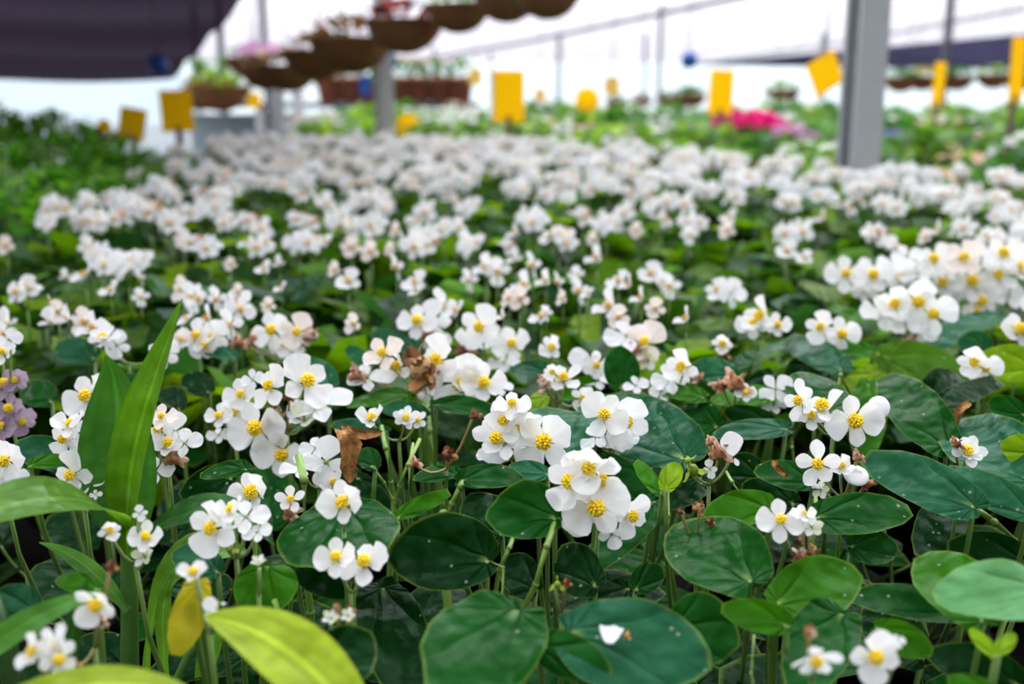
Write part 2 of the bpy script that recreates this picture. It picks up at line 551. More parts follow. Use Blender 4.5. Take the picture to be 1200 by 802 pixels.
def build_pod(mb, R, mat=0, M=None, col=(0.42, 0.52, 0.08)):
    """three-winged green seed capsule"""
    M = M or Matrix()
    for a in (90, 210, 330):
        petal(mb, 1.0, 1.3, M @ Matrix.Rotation(math.radians(a), 4, 'Z') @ Matrix.Translation((0.0, 0, 0)) @ Matrix.Rotation(PI / 2, 4, 'X'), col, R, 4, 18, 0.06, 0.0, 0.04, mat, 0.5)
    blob(mb, (0, 0, 0), (0.36, 0.36, 0.7), (col[0] * 0.8, col[1] * 0.95, col[2]), mat, 9, 6, M)


FLOWER_NAME = {'o': 'flower', 'n': 'flower', 'p': 'flower', 'b': 'flower', 'f': 'flower', 'd': 'flower', '1': 'flower', 'l': 'flower', 'k': 'flower', 'u': 'flower_bud', 'w': 'withered_flower', 'x': 'withered_flower', 'g': 'seed_pod'}
FLM, STM = {}, {}
for st in 'onpbfd1ulk':
    for var in range(5 if st in 'onpb' else 1):
        R = random.Random(ord(st) * 17 + var)
        mb = MB()
        build_petals(mb, {'l': 'o', 'k': 'o'}.get(st, st), R, {'l': SHADED_WHITE, 'k': PINKW}.get(st, WHITE))
        if st in 'bfu':   # green neck behind a flower seen from the back
            blob(mb, (0, 0, -0.16), (0.13, 0.13, 0.22), (0.35, 0.45, 0.15), 0, 8, 5)
        FLM[st, var] = mb.mesh('petals', [M_PETAL])
for st in 'wx':
    for var in range(3):
        mb = MB()
        build_wither(mb, random.Random(50 + var + ord(st)), pal=None if st == 'w' else [(0.75, 0.42, 0.25), (0.8, 0.56, 0.38), (0.5, 0.22, 0.10), (0.85, 0.66, 0.52)])
        FLM[st, var] = mb.mesh('withered_petals', [M_DRY])
mb = MB(); build_pod(mb, random.Random(3)); FLM['g', 0] = mb.mesh('winged_pod', [M_PETAL])
for var in range(3):
    mb = MB(); build_stamens(mb, random.Random(90 + var), 26 + 4 * var, 0.185 + 0.02 * var)
    STM[var] = mb.mesh('stamens', [M_YEL])


def face_matrix(p, r, nx, ny, roll, Y):
    """flower at p turned towards the viewer and tilted sideways / upwards"""
    v = (CAM - p).normalized()
    n = (v + RIGHT * nx + UP * ny).normalized()
    x = RIGHT * math.cos(math.radians(roll)) + UP * math.sin(math.radians(roll))
    return frame(x, n, p) @ Matrix.Scale(r, 4)


def add_flower(plant, p, r, nx=0, ny=0, roll=0, st='o', var=0, stamens=True):
    key = (st, var % 5) if (st, var % 5) in FLM else (st, 0)
    M = face_matrix(p, r, nx, ny, roll, p.y)
    M = Matrix.Translation(-plant.location) @ M
    fl = kid(link(FLOWER_NAME[st], FLM[key], plant, M))
    if stamens and st in 'onpdlk':
        kid(link('stamens', STM[var % 3], fl))
    return fl


# ------------------------------------------------------------------ low flower clusters for the blurred rows
def cluster_mesh(n, R, withered=0):
    """n flowers on a dome of radius 1; flowers about 0.55 in radius"""
    mb = MB()
    for j in range(n):
        z = 1 - (j + 0.5) / n * 0.95 if n > 1 else 1
        a = j * 2.4 + R.uniform(-0.4, 0.4)
        q = math.sqrt(max(0, 1 - z * z))
        d = Vector((q * math.cos(a), q * math.sin(a), z)) if n > 1 else Vector((0, 0, 0))
        nn = Vector((d.x * 0.8 + R.uniform(-.3, .3), d.y * 0.8 - 0.3 + R.uniform(-.35, .35), 0.65 + d.z * 0.3))
        fr = (1.2 if n == 1 else 0.9 if n < 4 else 0.76 if n < 7 else 0.62) * R.uniform(0.85, 1.12)
        M = frame((R.uniform(-1, 1), R.uniform(-0.3, 0.3), R.uniform(-1, 1)), nn, Vector((d.x * 0.62, d.y * 0.62, d.z * 0.35))) @ Matrix.Scale(fr, 4)
        if j < withered:
            build_wither(mb, R, 2, M @ Matrix.Scale(0.8, 4), False, [(0.75, 0.42, 0.25), (0.8, 0.56, 0.38), (0.85, 0.66, 0.52)])
            continue
        build_petals(mb, R.choice('oonpb'), R, WHITE if R.random() < 0.96 else PINKW, False, 0, M)
        if R.random() < 0.75:
            build_stamens(mb, R, 7, 0.2, (0.86, 0.5, 0.04), False, 1, M)
        tube(mb, [M @ Vector((0, 0, -0.05)), Vector((0, 0, -1.4))], 0.05, STEMC, 4, 3)
    tube(mb, [(0, 0, -1.2), (0, 0, -4.0)], 0.07, STEMC, 5, 3)
    return mb.mesh('flower_cluster', [M_PETAL, M_YEL, M_DRY, M_STEM])


CLM = {}
for cls, n in (('1', 1), ('2', 3), ('4', 6), ('7', 9)):
    CLM[cls] = [cluster_mesh(n, random.Random(n * 31 + v), 1 if (v == 2 and n > 1) else 0) for v in range(4)]


def cluster_for(r, R):
    cls = '1' if r < 0.0135 else '2' if r < 0.021 else '4' if r < 0.030 else '7'
    return R.choice(CLM[cls])


# ------------------------------------------------------------------ foliage of the blurred rows
GREENS = [(0.010, 0.034, 0.004), (0.016, 0.05, 0.004), (0.028, 0.076, 0.004), (0.06, 0.13, 0.004), (0.105, 0.18, 0.004), (0.014, 0.055, 0.018), (0.055, 0.125, 0.06), (0.040, 0.092, 0.005), (0.012, 0.038, 0.006)]


def foliage_mesh(R, n=56, rad=0.125, greens=GREENS, top=0.285, depth=0.14, L=(0.045, 0.085), ratio=(0.7, 0.95), rings=3, segs=12, up=(-10, 55), mats=None, stems=8):
    mb = MB()
    for i in range(n):
        a = i * 2.4 + R.uniform(-0.5, 0.5)
        q = math.sqrt((i + 0.5) / n)
        rr = rad * q
        z = top - depth * (q ** 2) * R.uniform(0.3, 1.1) - R.uniform(0, 0.03)
        el = math.radians(R.uniform(*up))
        d = Vector((math.cos(a + R.uniform(-.6, .6)) * math.cos(el), math.sin(a + R.uniform(-.6, .6)) * math.cos(el), math.sin(el)))
        l = R.uniform(*L)
        base = Vector((rr * math.cos(a), rr * math.sin(a), z)) - d * l * 0.5
        col = R.choice(greens); k = R.uniform(0.8, 1.2)
        col = (col[0] * k, col[1] * k, col[2] * k)
        nn = Vector((R.uniform(-.35, .35), R.uniform(-.35, .35), 1))
        round_leaf(mb, l, l * R.uniform(*ratio), frame(d, nn, base), col, R, rings, segs, R.uniform(.05, .2), R.uniform(.05, .25), R.uniform(.05, .25), 0.03)
    for i in range(stems):
        a = R.uniform(0, 2 * PI); q = rad * R.uniform(.2, .8)
        tube(mb, bend((0.01 * math.cos(a), 0.01 * math.sin(a), 0.10), (q * math.cos(a), q * math.sin(a), top - 0.03), (0, 0, -0.02), 5), 0.0035, (0.10, 0.2, 0.04), 5, 1)
    return mb.mesh('foliage', mats or [M_FOL, M_STEM])


def pot_mesh(r=0.055, h=0.11):
    mb = MB()
    prof = [(0.0, 0.0), (r * 0.78, 0.0), (r * 0.98, h * 0.86), (r * 1.06, h * 0.86), (r * 1.06, h), (r * 0.97, h), (r * 0.95, h * 0.9), (0.0, h * 0.9)]
    sg = 20
    vs = [Vector((q * math.cos(2 * PI * k / sg), q * math.sin(2 * PI * k / sg), z)) for q, z in prof for k in range(sg)]
    fs = [(i * sg + k, i * sg + (k + 1) % sg, (i + 1) * sg + (k + 1) % sg, (i + 1) * sg + k) for i in range(len(prof) - 1) for k in range(sg)]
    mb.add(vs, fs)
    return mb.mesh('pot', [M_POT])


POT = pot_mesh()
FOLS = [foliage_mesh(random.Random(200 + i), 50, 0.13, up=(-25, 75)) for i in range(6)]

# ------------------------------------------------------------------ the sharp begonias in front: one entry per plant
PLANTS = {
    'A': (335, 520, 'white begonia with a five-flower clump above a hanging brown shrivelled leaf'),
    'B': (500, 465, 'white begonia on a thick upright stem topped by a large brown withered bloom'),
    'C': (660, 600, 'white begonia with a dense clump of yellow-centred flowers beside a round dark leaf'),
    'D': (745, 490, 'white begonia with a pair of upright flowers before a broad blue-green leaf'),
    'E': (860, 575, 'white begonia with one big rounded petal and a green winged seed pod'),
    'F': (985, 500, 'white begonia with an open flower and pinkish bud between the lance leaf and round leaf'),
    'G': (1105, 540, 'begonia with long pale lance-shaped leaves and one many-petalled small white flower'),
    'H': (935, 660, 'begonia with a chain of brown dried blooms hanging over a bright green leaf'),
    'I': (1130, 690, 'flowerless begonia with a wide pale green leaf at the edge of the frame'),
    'J': (745, 735, 'begonia whose broad dark leaf carries a single fallen white petal'),
    'K': (560, 720, 'begonia with the big round pale-veined leaf at the bottom edge'),
    'L': (405, 650, 'begonia with two white flowers tucked under a wide flat leaf'),
    'M': (100, 520, 'blurred white begonia behind the upright lance leaves'),
    'N': (60, 735, 'white begonia with two frilled flowers low beside the lance-leaved stem'),
    'O': (1000, 765, 'begonia with two nodding white flowers over a dark gap at the bottom edge'),
    'P': (265, 620, 'white begonia with a clump of flowers beside the curved blade of the lance-leaved plant'),
    'Q': (1075, 385, 'white begonia with a clump of four yellow-centred flowers above the broad backlit leaf'),
    'R': (560, 400, 'white begonia with slightly blurred flowers just behind the large brown withered bloom'),
    'S': (690, 430, 'white begonia with a two-petalled butterfly bud and a small five-petalled flower'),
    'T': (235, 410, 'blurred white begonia with a row of yellow-centred flowers over a narrow leaf'),
    'U': (200, 520, 'blurred white begonia with a heap of flowers and pinkish fading petals'),
    'V': (865, 430, 'white begonia with an orange-brown withered flower head above an arched leaf'),
    'W': (1185, 440, 'white begonia with yellow-green backlit leaves by the frame edge under the big flower drift'),
}
NEAR = {}
for k, (px, py, lab) in PLANTS.items():
    p = at(px, py, yplane(py, 27))
    e = empty('begonia_plant', (p.x, p.y + 0.02, BENCH), lab, 'plant', 'begonias in the sharp front of the bed')
    NEAR[k] = (px, py, e)
    kid(link('pot', POT, e))


def plant_at(px, py):
    return min(NEAR.values(), key=lambda q: (q[0] - px) ** 2 + (1.2 * (q[1] - py)) ** 2)[2]


def petiole(mb, base, plant, R, rad=0.0017, col=(0.12, 0.22, 0.05), down=None):
    root = Vector(plant.location)
    tgt = Vector((root.x + (base.x - root.x) * 0.25 + R.uniform(-.01, .01), root.y + (base.y - root.y) * 0.25 + 0.01, BENCH + 0.1))
    out = (base - tgt); out.z = 0
    tube(mb, bend(base, tgt, out * 0.22 + Vector((0, 0, 0.008)), 8), [rad * 0.9] * 4 + [rad * 1.1] * 4, col, 7, 1)


# bx,by -> tx,ty: petiole end and tip (px); w: width (px); t: 0 lying flat .. 1 standing; lo: cm below the canopy; roll: how far the face turns to the sky
DK, MD, BR, BL, YG, PALE = (0.003, 0.025, 0.004), (0.006, 0.055, 0.006), (0.028, 0.125, 0.004), (0.013, 0.078, 0.034), (0.16, 0.29, 0.008), (0.09, 0.25, 0.09)  # BL: bluish sheen of the leaf face put into the base colour
LEAVES = [
    # centre and bottom
    (650, 607, 574, 600, 72, .3, 0, 20, MD), (606, 716, 528, 814, 142, .2, .5, 25, MD), (670, 741, 824, 762, 118, .25, 1, 30, BL),
    (790, 735, 861, 750, 90, .2, 2.2, 10, MD), (632, 758, 708, 786, 58, .2, 1.5, 10, MD), (405, 596, 402, 652, 152, .1, 0, 12, MD),
    (571, 657, 461, 648, 96, .3, 1.5, 15, DK), (313, 664, 300, 717, 78, .6, 1, 15, BR), (448, 690, 486, 815, 86, .35, 4, 10, DK),
    (368, 790, 434, 748, 78, .3, 2, 10, DK), (698, 686, 652, 640, 62, .4, 3, 0, DK), (766, 588, 702, 652, 46, .4, 1.6, 15, MD),
    (880, 682, 796, 596, 108, .25, 1.2, 20, MD), (905, 597, 831, 598, 44, .4, .5, 25, BR), (954, 566, 887, 546, 36, .3, .3, 30, MD),
    (921, 503, 841, 503, 27, .4, .3, 50, BL), (958, 606, 1063, 596, 54, .4, .6, 30, MD), (1141, 594, 1016, 531, 62, .3, 0, 25, BL),
    (1110, 522, 1035, 432, 62, .55, .5, 15, MD), (1208, 604, 1106, 547, 44, .3, .2, 15, BL), (1214, 566, 1110, 476, 88, .3, 0, 25, BL),
    (1218, 530, 1176, 522, 40, .6, -1, 0, YG), (1234, 694, 1107, 688, 74, .35, -1, 45, PALE), (1152, 728, 1076, 640, 82, .3, 1, 10, BR),
    (1128, 716, 1002, 697, 46, .3, 3, 35, MD), (1205, 660, 1116, 640, 62, .3, 4, 10, DK), (1112, 592, 1086, 640, 58, .3, 5, 0, DK),
    (911, 707, 1003, 668, 78, .35, 1.5, 15, BR), (986, 720, 936, 806, 86, .3, 2, 10, MD), (1029, 736, 1090, 762, 44, .5, 1.2, 5, BR),
    (922, 733, 850, 714, 42, .5, 1, 10, BR), (1192, 802, 1092, 764, 56, .2, 4, 10, DK), (1168, 768, 1137, 738, 19, .5, .5, 0, YG),
    (1170, 766, 1189, 743, 20, .5, .5, 0, YG), (1165, 815, 1114, 797, 30, .4, 1, 0, BR), (998, 640, 1051, 640, 46, .3, 2.5, 20, MD),
    (735, 690, 690, 735, 60, .2, 6, 0, DK), (745, 690, 775, 665, 36, .4, 4, 0, MD), (1080, 770, 1010, 700, 70, .2, 6, 0, DK),
    # middle of the sharp zone
    (655, 536, 648, 476, 92, .45, .8, 15, BL), (800, 538, 688, 464, 88, .25, .5, 25, BL), (955, 486, 955, 432, 78, .6, .5, 10, MD),
    (1036, 418, 1130, 446, 64, .6, .8, 10, (0.06, 0.15, 0.016)), (1168, 370, 1052, 402, 26, .4, -.3, 50, BL), (986, 434, 906, 375, 36, .3, .3, 20, BL),
    (1023, 378, 961, 350, 14, .4, 0, 25, BR), (1022, 413, 950, 398, 22, .4, .3, 40, BR), (1028, 436, 984, 474, 44, .6, 1, 0, YG),
    (1018, 450, 1012, 532, 46, .7, 1.2, 0, BR), (1216, 432, 1150, 422, 46, .6, 0, 10, YG), (1094, 480, 1184, 433, 28, .5, .2, 20, DK),
    (1090, 470, 1130, 438, 50, .5, 1.5, 5, DK), (824, 466, 756, 447, 25, .35, 0, 40, BR), (728, 454, 725, 408, 44, .9, .3, 0, MD),
    (862, 441, 811, 424, 32, .4, .3, 20, BL), (855, 430, 896, 410, 18, .4, .2, 20, MD), (906, 466, 838, 462, 25, .35, 0, 50, BR),
    (905, 498, 850, 482, 30, .6, 1, 0, DK), (510, 475, 588, 479, 22, .5, -.6, 50, MD), (476, 463, 410, 470, 20, .5, 0, 50, BR),
    (498, 488, 447, 475, 24, .5, .2, 20, BL), (452, 506, 391, 495, 20, .5, 0, 40, BL), (538, 557, 487, 556, 20, .5, .3, 50, MD),
    (540, 563, 612, 556, 32, .4, .4, 45, MD), (466, 606, 528, 575, 21, .5, .3, 10, BR), (588, 626, 545, 580, 58, .4, 2, 5, DK),
    (440, 548, 420, 526, 28, .6, 1, 0, MD), (289, 550, 236, 552, 22, .5, .3, 45, MD), (386, 454, 351, 421, 38, .5, .2, 15, BL),
    (489, 412, 432, 382, 22, .4, .2, 25, BL), (432, 426, 404, 405, 18, .5, .2, 10, BL), (276, 420, 238, 406, 18, .5, 0, 45, BL),
    (110, 420, 65, 404, 34, .5, .4, 20, BL), (84, 545, 18, 520, 42, .5, .8, 15, BL), (35, 546, 82, 535, 16, .5, .3, 40, BR),
    (40, 716, -22, 704, 54, .5, .6, 15, BL), (114, 690, 67, 676, 26, .4, .4, 25, BR), (642, 438, 598, 430, 20, .4, .1, 45, BL),
    (1158, 410, 1124, 398, 32, .6, .4, 10, BL), (700, 545, 758, 577, 44, .5, 1.5, 5, MD), (642, 556, 598, 545, 24, .5, .4, 35, BL),
    (630, 574, 662, 592, 18, .5, .6, 10, BL), (776, 578, 741, 537, 20, .6, 0, 0, BR), (780, 574, 795, 542, 27, .7, -.3, 0, YG),
    (628, 690, 590, 650, 50, .4, 4, 0, DK), (420, 560, 455, 600, 30, .5, 3, 0, DK), (820, 560, 770, 590, 46, .4, 2.5, 10, DK),
    (1200, 486, 1160, 470, 30, .5, .6, 10, MD), (890, 560, 850, 540, 40, .4, 2.5, 5, DK), (930, 590, 870, 570, 46, .4, 3, 5, DK),
    (840, 500, 800, 470, 44, .5, 1.6, 5, MD), (905, 440, 870, 470, 36, .5, 1.6, 5, DK), (960, 425, 925, 440, 34, .5, 1.8, 5, DK),
    (780, 420, 745, 440, 26, .5, .6, 10, YG), (700, 452, 660, 462, 26, .5, .8, 20, BR), (640, 465, 620, 480, 22, .5, .8, 5, YG),
    (245, 460, 215, 440, 30, .5, 1, 10, DK), (210, 480, 190, 450, 30, .5, 1, 10, DK), (180, 470, 140, 440, 34, .5, 1, 10, MD), (60, 470, 20, 450, 36, .5, 1, 10, MD),
    (345, 655, 395, 690, 50, .3, 3, 0, DK), (255, 670, 205, 640, 44, .4, 1, 20, BL), (270, 560, 215, 580, 40, .4, 2, 10, DK),
]
RL = random.Random(11)


def add_leaf(bx, by, tx, ty, w, t, lo, roll, col, plant=None, R=RL, rings=6, segs=46):
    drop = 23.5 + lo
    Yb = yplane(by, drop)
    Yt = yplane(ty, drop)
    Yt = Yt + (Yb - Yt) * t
    b, q = at(bx, by, Yb), at(tx, ty, Yt)
    ax = q - b
    L = ax.length
    mid = (b + q) * 0.5
    x = ax.normalized()
    v = (CAM - mid).normalized(); v = (v - x * v.dot(x)).normalized()
    s = x.cross(v)
    up = Vector((0, 0, 1)); up = up - x * up.dot(x)
    sg = 1 if up.dot(s) > 0 else -1
    a = math.radians(roll)
    n = v * math.cos(a) + s * (sg * math.sin(a))
    W = w / F * mid.y / math.cos(a)
    plant = plant or plant_at((bx + tx) / 2, (by + ty) / 2)
    k = R.uniform(0.88, 1.12)
    mb = MB()
    M = frame(x, n, b)
    off = 0.43
    L2 = L * 1.02
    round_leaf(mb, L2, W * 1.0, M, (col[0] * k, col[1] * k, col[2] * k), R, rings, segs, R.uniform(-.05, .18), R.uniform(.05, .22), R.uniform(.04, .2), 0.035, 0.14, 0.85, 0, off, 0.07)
    petiole(mb, b, plant, R)
    loc = Vector(plant.location)
    mb.v = [(p[0] - loc.x, p[1] - loc.y, p[2] - loc.z) for p in mb.v]
    return kid(link('leaf', mb.mesh('leaf', [M_LEAF, M_STEM]), plant))


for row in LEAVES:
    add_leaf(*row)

# lower, mostly darker leaves that close the gaps between the stems
for key, (px, py, e) in NEAR.items():
    R = random.Random(ord(key))
    for j in range(6):
        a, q = j * 2.4, 0.11 * math.sqrt((j + 0.6) / 6)
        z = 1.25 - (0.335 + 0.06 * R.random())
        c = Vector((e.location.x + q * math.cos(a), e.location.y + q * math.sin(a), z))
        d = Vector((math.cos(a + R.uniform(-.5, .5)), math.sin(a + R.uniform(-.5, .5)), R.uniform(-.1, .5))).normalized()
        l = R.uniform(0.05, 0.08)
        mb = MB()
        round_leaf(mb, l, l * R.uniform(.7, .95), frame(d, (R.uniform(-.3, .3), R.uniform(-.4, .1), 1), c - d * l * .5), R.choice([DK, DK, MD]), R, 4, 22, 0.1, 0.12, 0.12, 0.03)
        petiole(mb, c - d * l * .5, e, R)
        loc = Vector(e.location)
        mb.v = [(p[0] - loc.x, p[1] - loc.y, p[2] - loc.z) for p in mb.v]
        kid(link('leaf', mb.mesh('leaf', [M_LEAF, M_STEM]), e))

